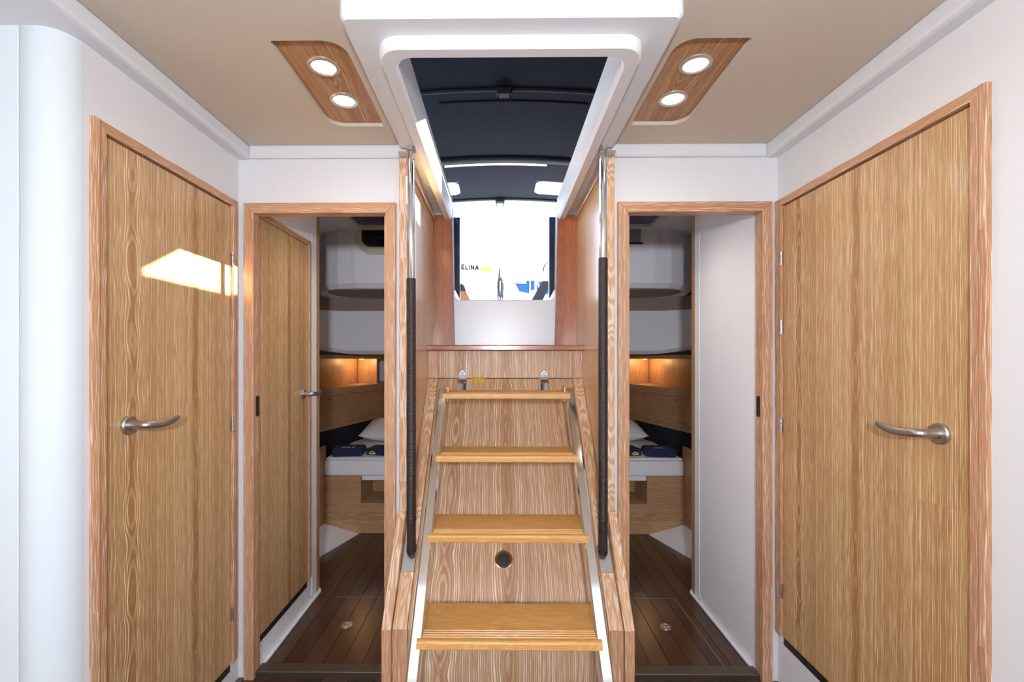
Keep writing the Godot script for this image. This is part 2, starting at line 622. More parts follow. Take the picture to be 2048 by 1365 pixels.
# ---------------------------------------------------------------- room shell
func build_shell() -> void:
	# bulkhead with two cabin openings and the companionway between
	var b := MB.new()
	for s: float in [-1.0, 1.0]:
		b.box(V(s * 0.978, -1.22, 1.75), V(s * 1.065, 0.80, 1.78))
		b.box(V(s * 0.4045, -1.22, 1.75), V(s * 0.444, 0.80, 1.78))
		b.box(V(s * 0.444, 0.57, 1.75), V(s * 0.978, 0.80, 1.78))
	struct("wall_back", b, M.white, "white bulkhead carrying the two wood framed cabin openings", "wall")

	# side walls, cut out for the doors
	var l := MB.new()
	l.box(V(-1.025, 0.575, 1.097), V(-1.065, 0.80, 1.75))
	l.box(V(-1.025, -1.22, 1.097), V(-1.065, 0.575, 1.135))
	l.box(V(-1.025, -1.22, 1.708), V(-1.065, 0.575, 1.75))
	l.box(V(-1.025, -1.22, 1.135), V(-1.065, -1.16, 1.708))
	struct("wall_left", l, M.white, "white side wall around the door with the sun patch", "wall")
	var r := MB.new()
	r.box(V(1.025, 0.575, 0.60), V(1.065, 0.80, 1.75))
	r.box(V(1.025, -1.22, 0.60), V(1.065, 0.575, 1.015))
	r.box(V(1.025, -1.22, 1.728), V(1.065, 0.575, 1.75))
	r.box(V(1.025, -1.22, 1.015), V(1.065, -1.058, 1.728))
	struct("wall_right", r, M.white, "white side wall around the door with four hinges", "wall")

	# outer sides of the compartments behind the two doors
	for s: float in [-1.0, 1.0]:
		var hc := MB.new()
		hc.box(V(s * 1.70, -1.22, 0.60), V(s * 1.74, 0.836, 1.78))
		hc.box(V(s * 1.065, -1.22, 1.755), V(s * 1.70, 0.836, 1.78))
		if s > 0:
			hc.box(V(1.065, -1.22, 0.60), V(1.70, 0.836, 0.64))
		struct("wall_head_left" if s < 0 else "wall_head_right", hc, M.white, "white compartment wall behind the sun patch door" if s < 0 else "white compartment wall behind the four hinge door", "wall")

	# rounded corner post where the passage opens into the saloon
	var c := MB.new()
	var rows := []
	for hh in [-1.22, 0.80]:
		var row := []
		row.append(V(-1.0255, hh, 1.110))
		for i in 13:
			var w := 0.5 * PI * i / 12.0
			row.append(V(-1.085 + 0.06 * cos(w), hh, 1.097 - 0.06 * sin(w)))
		row.append(V(-1.118, hh, 1.037))
		row.append(V(-1.118, hh, 1.055))
		rows.append(row)
	c.skin(rows, false, true)
	struct("wall_corner", c, M.corner, "rounded glossy white corner post beside the sunlit door", "wall")
	var p := MB.new()
	p.box(V(-1.1205, -1.22, 1.036), V(-2.3, 0.80, 1.08), 0.001)
	struct("wall_panel", p, M.corner, "flat white panel next to the rounded corner post", "wall")

	# cornice under the deckhead
	for s: float in [-1.0, 1.0]:
		var k := MB.new()
		var poly := PackedVector2Array([Vector2(0.977, 0.83), Vector2(0.977, 0.772), Vector2(0.981, 0.764), Vector2(0.989, 0.760), Vector2(2.3, 0.760), Vector2(2.3, 0.83)])
		k.prism(poly, V(0, 0, 1.75), Vector3(s, 0, 0), Vector3.UP, -4.6 if s < 0 else 4.6)
		struct("trim_1" if s < 0 else "trim_2", k, M.moulding, "white cornice above the door with the sun patch" if s < 0 else "white cornice above the door with four hinges", "cornice")
	for s: float in [-1.0, 1.0]:
		var k := MB.new()
		var poly := PackedVector2Array([Vector2(0.977, 0.762), Vector2(0.41, 0.762), Vector2(0.385, 0.83), Vector2(0.977, 0.83)])
		k.prism(poly, V(0, 0, 1.75), Vector3(s, 0, 0), Vector3.UP, s * 0.018, 0.006, true)
		struct("trim_3" if s < 0 else "trim_4", k, M.moulding, "white cornice strip over the cabin opening with the wooden inner door" if s < 0 else "white cornice strip over the cabin opening with the white inner panel", "cornice")

	# deckhead panel with two recesses for the light panels and the hole for the companionway
	var ce := CSGCombiner3D.new()
	ce.name = "ceiling"
	add_child(ce)
	ce.position = V(0, 0.806, 0)
	tag(ce, "taupe padded deckhead panel around the companionway hatch", "ceiling", "", "structure")
	var bx := CSGBox3D.new()
	bx.name = "deckhead_panel"
	bx.size = Vector3(1.946, 0.03, 4.75)
	bx.material = M.ceiling
	bx.position = Vector3(0, 0.015, 4.75 * 0.5 - 1.729)
	ce.add_child(bx)
	for s: float in [-1.0, 1.0]:
		var po := CSGPolygon3D.new()
		po.name = "light_recess"
		po.operation = CSGShape3D.OPERATION_SUBTRACTION
		po.polygon = light_outline(s, 0.0)
		po.depth = 0.1
		po.material = M.ceiling
		# polygon plane (x, D) laid flat, drawn upwards
		po.transform = Transform3D(Basis(Vector3(1, 0, 0), Vector3(0, 0, -1), Vector3(0, 1, 0)), Vector3(0, 0.05, 0))
		ce.add_child(po)
	var ho := CSGBox3D.new()
	ho.name = "hatch_hole"
	ho.operation = CSGShape3D.OPERATION_SUBTRACTION
	ho.size = Vector3(0.72, 0.2, 1.2)
	ho.position = Vector3(0, 0, -1.65)
	ho.material = M.ceiling
	ce.add_child(ho)
	for zz in [Vector2(-0.46, -0.10), Vector2(0.46, -0.10), Vector2(0.0, 2.2)]:
		var sk := CSGBox3D.new()
		sk.name = "skylight_hole"
		sk.operation = CSGShape3D.OPERATION_SUBTRACTION
		sk.size = Vector3(0.62, 0.2, 0.62)
		sk.position = Vector3(zz.x, 0, zz.y)
		sk.material = M.ceiling
		ce.add_child(sk)

	# deck above, open over the companionway and over three deck hatches
	var d := MB.new()
	for s: float in [-1.0, 1.0]:
		d.box(V(s * 0.302, 0.838, 0.42), V(s * 2.4, 0.868, 2.55))
		d.box(V(s * 0.77, 0.838, -0.22), V(s * 2.4, 0.868, 0.42))
		d.box(V(s * 0.302, 0.838, -3.1), V(s * 2.4, 0.868, -0.22))
	d.box(V(-0.302, 0.838, 1.10), V(0.302, 0.868, 0.42))
	d.box(V(-0.15, 0.838, -0.22), V(0.15, 0.868, 0.42))
	d.box(V(-0.302, 0.838, -0.22), V(0.302, 0.868, -1.88))
	d.box(V(-0.302, 0.838, -2.52), V(0.302, 0.868, -3.1))
	struct("roof", d, M.hull, "white moulded deck roof around the open companionway", "deck")

	# cabin sole
	var f := thing("floor", V(0, -1.22, 0.2), "dark wooden sole in front of the cabin thresholds", "floor", "", "structure")
	var i := 0
	var x := -2.3
	while x < 2.29:
		var q := MB.new().grain(Vector3(0, 0, 1), Vector3(1, 0, 0), Vector2(0.37 * i, 0.21 * i))
		q.box(V(x + 0.001, -1.24, -3.05), V(x + 0.099, -1.22, 1.78), 0.001)
		part("plank", q, M.planks[i % 4], f)
		x += 0.10
		i += 1

func light_outline(s: float, grow: float) -> PackedVector2Array:
	var a := 0.425 - grow
	var b := 0.61 + grow
	var d0 := 1.16 - grow
	var d1 := 1.59 + grow
	var poly := rounded(a, d0, b, d1, [0.055, 0.010, 0.055, 0.010], 8)
	if s > 0:
		return poly
	var out := PackedVector2Array()
	for p in poly:
		out.append(Vector2(-p.x, p.y))
	out.reverse()
	return out

# the saloon behind the lens: walls, side windows, deck hatches
func build_saloon() -> void:
	for s: float in [-1.0, 1.0]:
		var w := MB.new()
		w.box(V(s * 2.3, -1.22, 1.08), V(s * 2.35, -0.10, -3.1))
		w.box(V(s * 2.3, 0.42, 1.08), V(s * 2.35, 0.83, -3.1))
		w.box(V(s * 2.3, -0.10, 1.08), V(s * 2.35, 0.42, -0.40))
		w.box(V(s * 2.3, -0.10, -1.60), V(s * 2.35, 0.42, -1.70))
		w.box(V(s * 2.3, -0.10, -2.90), V(s * 2.35, 0.42, -3.1))
		struct("wall_port" if s > 0 else "wall_starboard", w, M.white, "white saloon side wall with two long windows, sunny side" if s > 0 else "white saloon side wall with two long windows, shady side", "wall")
		for k in 2:
			var g := MB.new()
			var d0 := -0.40 if k == 0 else -1.70
			g.box(V(s * 2.32, -0.10, d0), V(s * 2.326, 0.42, d0 - 1.2))
			struct("window_%d" % (1 + k + (2 if s > 0 else 0)), g, M.clear, "long clear saloon side window", "window").set_meta("group", "saloon side windows")
			# daylight coming in through the pane
			var dl := AreaLight3D.new()
			dl.name = "window_daylight"
			add_child(dl)
			dl.look_at_from_position(V(s * 2.29, 0.16, d0 - 0.6), V(0, 0.16, d0 - 0.6))
			dl.area_size = Vector2(1.2, 0.52)
			dl.light_color = rgb(236, 244, 255)
			dl.light_energy = 1.7 if s > 0 else 0.9
			dl.area_range = 12.0
			dl.area_attenuation = 2.0
			dl.shadow_enabled = true
	var fw := MB.new()
	fw.box(V(-2.35, -1.22, -3.1), V(2.35, 0.83, -3.15))
	struct("wall_front", fw, M.white, "white forward bulkhead of the saloon", "wall")
	var ra := MB.new()
	ra.box(V(1.70, -1.22, 0.60), V(2.3, 0.80, 0.64))
	struct("wall_return", ra, M.white, "white return wall beyond the door with four hinges", "wall")
	for k in 3:
		var g := MB.new()
		var c: Vector2 = [Vector2(-0.46, -0.10), Vector2(0.46, -0.10), Vector2(0.0, 2.2)][k]
		g.box(Vector3(c.x - 0.31, EYE + 0.850, c.y - 0.32), Vector3(c.x + 0.31, EYE + 0.858, c.y + 0.32))
		struct("window_%d" % (5 + k), g, M.clear, "square clear deck hatch in the saloon roof", "window").set_meta("group", "saloon deck hatches")

	# photographer's lamp on its stand, just behind the lens
	var lp := thing("photo_lamp", V(-0.025, -1.22, -0.66), "small photographic lamp on a slim black stand in the saloon", "lamp")
	var st := MB.new()
	st.tube([V(-0.025, -1.22, -0.66), V(-0.025, 0.15, -0.66)], [0.012])
	for a in 3:
		var w := TAU * a / 3.0 + 0.5
		st.tube([V(-0.025, -0.8, -0.66), V(-0.025, -1.22, -0.66) + Vector3(cos(w), 0.01, sin(w)) * 0.3], [0.008], [], Vector3.RIGHT)
	part("stand", st, M.black, lp)
	var hd := MB.new()
	hd.box(V(-0.105, 0.15, -0.64), V(0.055, 0.29, -0.72), 0.01)
	part("housing", hd, M.black, lp)
	var gl := MB.new()
	gl.box(V(-0.095, 0.16, -0.636), V(0.045, 0.28, -0.6395))
	part("lamp_glass", gl, M.lamp, lp)
	var om := AreaLight3D.new()
	om.name = "photo_light"
	lp.add_child(om)
	om.position = V(-0.025, 0.22, -0.63) - lp.position
	om.area_size = Vector2(0.14, 0.12)
	om.light_color = rgb(238, 245, 255)
	om.light_energy = 4.5
	om.area_range = 12.0
	om.area_attenuation = 2.0
	om.shadow_enabled = true

# ---------------------------------------------------------------- doors in the side walls
func lever(parent: Node3D, at: Vector3, outw: Vector3, along: Vector3, m: Material, size := 1.0) -> void:
	var h := MB.new()
	h.lathe([[0.0255 * size, 0.0], [0.0255 * size, 0.007], [0.0235 * size, 0.0095], [0.0, 0.0095]], at, outw, 32)
	var o := part("rosette", h, m, parent)
	var sc := MB.new()
	sc.lathe([[0.0018, 0.0095], [0.0018, 0.0105], [0.0, 0.0105]], at + Vector3.UP * 0.0185 * size, outw, 10)
	part("screw", sc, M.steel, o)
	var n := MB.new()
	var pts := []
	var rx := []
	var ry := []
	for i in 5:
		pts.append(at + outw * (0.0095 + 0.030 * i / 4.0) * size)
		rx.append(lerpf(0.0125, 0.0105, i / 4.0) * size)
		ry.append(rx[-1])
	for i in range(1, 7):
		var w := 0.5 * PI * i / 6.0
		pts.append(at + outw * (0.0395 + 0.012 * sin(w)) * size + along * 0.012 * (1.0 - cos(w)) * size)
		rx.append(0.0105 * size)
		ry.append(0.0105 * size)
	n.tube(pts, rx, ry, Vector3.UP, 18)
	part("neck", n, m, parent)
	var b := MB.new()
	pts = []
	rx = []
	ry = []
	for i in 15:
		var t := i / 14.0
		pts.append(at + outw * (0.0515 + 0.006 * sin(t * PI) - 0.006 * t * t) * size + along * (0.008 + 0.122 * t) * size + Vector3.UP * (-0.004 * sin(t * PI) + 0.006 * t * t) * size)
		rx.append(lerpf(0.0092, 0.0060, t) * size * (1.0 if i < 14 else 0.8))
		ry.append((0.0105 + 0.0010 * sin(t * PI) - 0.0025 * t) * size * (1.0 if i < 14 else 0.8))
	b.tube(pts, rx, ry, Vector3.UP, 18)
	part("lever", b, m, parent)

func build_side_doors() -> void:
	for s: float in [-1.0, 1.0]:
		var n0 := 1.110 if s < 0 else 0.992      # frame edges
		var f0 := 1.722 if s < 0 else 1.746
		var n1 := 1.150 if s < 0 else 1.031      # leaf edges
		var f1 := 1.694 if s < 0 else 1.711
		var bot := -1.130 if s < 0 else -1.030
		var top := 0.563
		var d := thing("door_1" if s < 0 else "door_2", V(s * 1.02, -1.22, (n1 + f1) * 0.5),
			"striped oak veneer door with a bright sun patch and lever handle" if s < 0 else "striped oak veneer door with four hinges and lever handle", "door", "", "structure")
		var inx := Vector3(-s, 0, 0)
		# jambs and head with mitred corners, outline in (D, h)
		var W := 0.0385
		var Z := Vector3(0, 0, -1)
		var depth := 0.030
		var o := V(s * 1.0425, 0, 0)
		var put := func(called: String, poly: PackedVector2Array, along: Vector3, shift: float) -> void:
			var q := MB.new().grain(along, Vector3.ZERO, Vector2(shift, shift * 3.0))
			var flipx := s > 0
			if flipx:
				q.prism(poly, o, Z, Vector3.UP, -depth, 0.0)
			else:
				q.prism(poly, o, Z, Vector3.UP, depth, 0.0)
			part(called, q, M.frame, d)
		var far_in := f1 + 0.003
		var near_in := n1 - 0.005
		put.call("frame_jamb", PackedVector2Array([Vector2(n0, -1.22), Vector2(near_in, -1.22), Vector2(near_in, top + 0.004), Vector2(n0, 0.592)]), Vector3.UP, 0.02)
		put.call("frame_jamb", PackedVector2Array([Vector2(far_in, bot), Vector2(f0, bot + 0.004), Vector2(f0, 0.592), Vector2(far_in, top + 0.004)]), Vector3.UP, 0.07)
		put.call("frame_head", PackedVector2Array([Vector2(n0, 0.592), Vector2(near_in, top + 0.004), Vector2(far_in, top + 0.004), Vector2(f0, 0.592)]), Vector3(0, 0, 1), 0.11)
		# proud outer bead of the near jamb
		var bd := MB.new().grain(Vector3.UP, Vector3.ZERO, Vector2(0.04, 0.3))
		bd.prism(PackedVector2Array([Vector2(n0 - 0.003, 1.0125), Vector2(n0 + 0.012, 1.0095), Vector2(n0 + 0.016, 1.0125)]), V(0, -1.22, 0), Vector3(0, 0, -1), Vector3(s, 0, 0), (1.812 if s < 0 else -1.812))
		part("frame_bead", bd, M.frame, d)
		# rebate behind the leaf
		var gp := MB.new()
		gp.box(V(s * 1.090, bot - 0.10, near_in - 0.08), V(s * 1.096, top + 0.08, far_in + 0.02))
		part("rebate", gp, M.frame, d)
		var lf := MB.new().grain(Vector3.UP, Vector3(0, 0, -1), Vector2(-n1, 0.1)) if s < 0 else MB.new().grain(Vector3.UP, Vector3(0, 0, 1), Vector2(f1, 1.13))
		lf.box(V(s * 1.022, bot, n1), V(s * 1.052, top, f1), 0.0015)
		part("leaf", lf, M.door, d)
		var sp := MB.new()
		sp.box(V(s * 1.024, bot - 0.0285, n1), V(s * 1.050, bot - 0.0005, f1 - 0.002))
		part("kick_strip", sp, M.black, d)
		for hh in ([0.37, -0.241, -0.948] if s < 0 else [0.37, 0.117, -0.246, -0.86]):
			var hg := MB.new()
			for k in 3:
				var y0: float = hh - 0.025 + k * 0.0175
				hg.tube([V(s * 1.0155, y0, f1 + 0.001), V(s * 1.0155, y0 + 0.0155, f1 + 0.001)], [0.0045], [], Vector3.RIGHT, 10)
			hg.box(V(s * 1.0155, hh - 0.025, f1 + 0.001), V(s * 1.0215, hh + 0.0255, f1 + 0.008))
			part("hinge", hg, M.plate, d)
		var han := Node3D.new()
		han.name = "handle"
		d.add_child(han)
		lever(han, V(s * 1.022, -0.178, 1.222 if s < 0 else 1.102), inx, Vector3(0, 0, -1), M.satin)

# ---------------------------------------------------------------- framed openings into the cabins
func build_cabin_openings() -> void:
	for s: float in [-1.0, 1.0]:
		var d := thing("door_3" if s < 0 else "door_4", V(s * 0.708, -1.22, 1.76),
			"open cabin doorway in a limed oak frame, wooden door inside" if s < 0 else "open cabin doorway in a limed oak frame, white panel inside", "doorway", "", "structure")
		var xi := 0.459
		var xo := 0.9605
		var ai := 0.4196
		var ao := 0.998
		var put := func(called: String, poly: PackedVector2Array, along: Vector3, shift: float) -> void:
			var q := MB.new().grain(along, Vector3.ZERO, Vector2(shift, shift * 5.0))
			q.prism(poly, V(0, 0, 1.785), Vector3(s, 0, 0), Vector3.UP, s * 0.05, 0.002)
			part(called, q, M.frame, d)
		put.call("frame_jamb", PackedVector2Array([Vector2(ao, -1.222), Vector2(ao, 0.592), Vector2(xo, 0.553), Vector2(xo, -1.222)]), Vector3.UP, 0.03 + 0.02 * s)
		put.call("frame_jamb", PackedVector2Array([Vector2(ai, -1.222), Vector2(ai, 0.592), Vector2(xi, 0.553), Vector2(xi, -1.222)]), Vector3.UP, 0.09 + 0.03 * s)
		put.call("frame_head", PackedVector2Array([Vector2(ai, 0.592), Vector2(ao, 0.592), Vector2(xo, 0.553), Vector2(xi, 0.553)]), Vector3.RIGHT, 0.13 + 0.02 * s)
		var sp := MB.new().grain(Vector3.UP)
		sp.box(V(s * xi, -1.20, 1.772), V(s * (xi + 0.013), 0.552, 1.784), 0.001)
		part("door_stop", sp, M.tunnel, d)
		var th := MB.new()
		th.box(V(s * xi, -1.222, 1.748), V(s * xo, -1.196, 1.80), 0.002)
		part("threshold", th, M.threshold, d, "dull brown metal threshold strip")
		var st := MB.new()
		st.prism(rounded(1.752, -0.222, 1.776, -0.142, [0.010]), V(s * (xo - 0.0008), 0, 0), Vector3(0, 0, -1), Vector3.UP, 0.0016)
		part("strike_plate", st, M.bronze, d, "dark bronze strike plate")

# ---------------------------------------------------------------- companionway hatch in the deckhead
func u_outline(xo: float, do: float, ro: float, xi: float, di: float, ri: float, far: float, k := 8) -> PackedVector2Array:
	var p := PackedVector2Array([Vector2(-xo, far)])
	for i in k + 1:
		var w := PI + 0.5 * PI * i / k
		p.append(Vector2(-xo + ro, do + ro) + Vector2(cos(w), sin(w)) * ro)
	for i in k + 1:
		var w := 1.5 * PI + 0.5 * PI * i / k
		p.append(Vector2(xo - ro, do + ro) + Vector2(cos(w), sin(w)) * ro)
	p.append(Vector2(xo, far))
	p.append(Vector2(xi, far))
	for i in k + 1:
		var w := TAU - 0.5 * PI * i / k
		p.append(Vector2(xi - ri, di + ri) + Vector2(cos(w), sin(w)) * ri)
	for i in k + 1:
		var w := 1.5 * PI - 0.5 * PI * i / k
		p.append(Vector2(-xi + ri, di + ri) + Vector2(cos(w), sin(w)) * ri)
	p.append(Vector2(-xi, far))
	return p

func build_hatch() -> void:
	var h := thing("hatch_surround", V(0, 0.735, 1.5), "white moulded surround of the open companionway hatch in the deckhead", "hatch")
	var Z := Vector3(0, 0, -1)
	# outlines lie in (D, x) and are drawn downwards from their top face
	var bx := MB.new()
	var swap := func(p: PackedVector2Array) -> PackedVector2Array:
		var o := PackedVector2Array()
		for q in p:
			o.append(Vector2(q.y, q.x))
		return o
	bx.prism(swap.call(u_outline(0.389, 1.024, 0.022, 0.300, 1.105, 0.03, 1.675)), V(0, 0.838, 0), Z, Vector3.RIGHT, 0.073, 0.009, false)
	part("deckhead_box", bx, M.moulding, h)
	var rm := MB.new()
	rm.prism(swap.call(u_outline(0.323, 1.086, 0.055, 0.283, 1.127, 0.045, 2.428)), V(0, 0.765, 0), Z, Vector3.RIGHT, 0.030, 0.006, false)
	part("rim", rm, M.moulding, h)
	var co := MB.new()
	co.prism(swap.call(u_outline(0.301, 1.109, 0.05, 0.283, 1.127, 0.045, 2.485)), V(0, 0.862, 0), Z, Vector3.RIGHT, 0.098)
	part("coaming", co, M.gelcoat, h)

# ---------------------------------------------------------------- the companionway tunnel aft of the bulkhead
const BT := Vector2(2.25, -0.0955)     # top of the sloping board (D, h)
const BF := Vector2(1.50, -0.886)      # its foot

func build_tunnel() -> void:
	for s: float in [-1.0, 1.0]:
		var w := MB.new().grain(Vector3.UP, Vector3(0, 0, -1), Vector2(0.3 if s < 0 else 0.05, 0.0))
		var poly := PackedVector2Array([Vector2(1.755, 0.762), Vector2(1.755, -1.22), Vector2(2.47, -1.22), Vector2(2.47, 0.768), Vector2(1.755, 0.768)])
		w.prism(poly, V(s * 0.378, 0, 0), Vector3(0, 0, -1), Vector3.UP, 0.0265 if s > 0 else -0.0265)
		var o := struct("wall_inner_left" if s < 0 else "wall_inner_right", w, M.tunnel, "honey oak panel lining the companionway, catching the sun" if s < 0 else "honey oak panel lining the shaded side of the companionway", "wall")
		# limed front edge that sweeps forward into the cheek of the ladder box
		var e := MB.new().grain(Vector3.UP, Vector3.RIGHT, Vector2(0.07 * s, 0.2))
		e.box(V(s * 0.3765, -0.575, 1.728), V(s * 0.405, 0.757, 1.7545), 0.002)
		part("edge_strip", e, M.limed, o)
		var dn := Vector2(BF.x - 1.742, BF.y + 0.575)
		var c := MB.new().grain(Vector3(0, dn.y, -dn.x), Vector3.RIGHT, Vector2(0.05 * s, 0.1))
		var ch := PackedVector2Array([Vector2(1.728, -0.575), Vector2(1.82, -0.575), Vector2(1.82, -0.90), Vector2(1.60, -0.98), Vector2(1.492, -0.882)])
		c.prism(ch, V(s * 0.3795, 0, 0), Vector3(0, 0, -1), Vector3.UP, s * 0.032, 0.002)
		part("cheek", c, M.limed, o)
		var ft := MB.new().grain(Vector3.UP, Vector3.RIGHT, Vector2(0.02, 0.1))
		ft.box(V(s * 0.3795, -1.22, 1.492), V(s * 0.4115, -0.8835, 1.78), 0.002)
		part("cheek_foot", ft, M.frame, o)
		# head lining beside the hatch rim
		var hl := MB.new()
		hl.box(V(s * 0.302, 0.770, 1.70), V(s * 0.404, 0.836, 2.47))
		struct("trim_5" if s < 0 else "trim_6", hl, M.moulding, "white head lining strip over the sunny companionway panel" if s < 0 else "white head lining strip over the shaded companionway panel", "trim")
		var rail := MB.new().grain(Vector3(0, 0, 1))
		rail.box(V(s * 0.3675, 0.735, 1.76), V(s * 0.3778, 0.7695, 2.42), 0.002)
		part("top_rail", rail, M.tunnel, o)
		# mahogany posts either side of the washboard opening
		var mh := MB.new().grain(Vector3.UP, Vector3.RIGHT, Vector2(0.11 * s, 0.0))
		var mp := PackedVector2Array([Vector2(0.387, 0.067), Vector2(0.3775, 0.7625), Vector2(0.281, 0.7625), Vector2(0.266, 0.067)])
		mh.prism(mp, V(0, 0, 2.43 + 0.03), Vector3(s, 0, 0), Vector3.UP, s * 0.03, 0.002)
		single("mahogany_post", mh, M.mahogany, "reddish mahogany post beside the washboard opening, sunny side" if s < 0 else "reddish mahogany post beside the washboard opening, shaded side", "post")
	# sill
	var sl := MB.new().grain(Vector3.RIGHT)
	sl.box(V(-0.382, 0.040, 2.205), V(0.382, 0.066, 2.52), 0.004)
	struct("sill", sl, M.mahogany, "polished mahogany sill across the companionway above the engine cover", "sill")
	# washboard: white moulding with a U-shaped cut
	var wb := MB.new()
	var k := PackedVector2Array([Vector2(-0.30, 0.066), Vector2(0.30, 0.066), Vector2(0.30, 0.84), Vector2(0.281, 0.84), Vector2(0.275, 0.36)])
	for i in 7:
		var w := -0.5 * PI * i / 6.0
		k.append(Vector2(0.235, 0.36) + Vector2(cos(w), sin(w)) * 0.040)
	for i in 7:
		var w := -0.5 * PI - 0.5 * PI * i / 6.0
		k.append(Vector2(-0.235, 0.36) + Vector2(cos(w), sin(w)) * 0.040)
	k.append_array([Vector2(-0.275, 0.36), Vector2(-0.281, 0.84), Vector2(-0.30, 0.84)])
	wb.prism(k, V(0, 0, 2.55), Vector3.RIGHT, Vector3.UP, 0.05, 0.004)
	single("washboard_moulding", wb, M.gelcoat, "glossy white U-shaped moulding closing the lower companionway entrance", "moulding")
	for s: float in [-1.0, 1.0]:
		var dk := MB.new()
		dk.prism(PackedVector2Array([Vector2(0.249, 0.33), Vector2(0.285, 0.40), Vector2(0.285, 0.79), Vector2(0.249, 0.79)]), V(0, 0, 2.60), Vector3(s, 0, 0), Vector3.UP, s * 0.035, 0.002)
		single("slide_channel", dk, M.smoked, "dark blue vertical slide channel at the entrance, next to the teak backrest" if s < 0 else "dark blue vertical slide channel at the entrance, next to the helm seat", "channel", "slide channels of the entrance")

# ---------------------------------------------------------------- sloping engine cover behind the ladder
func slope_point(x: float, t: float, lift := 0.0) -> Vector3:
	# t metres down the slope from its top edge
	var d := (BF - BT).normalized()
	var q := BT + d * t + Vector2(d.y, -d.x) * lift
	return V(x, q.y, q.x)

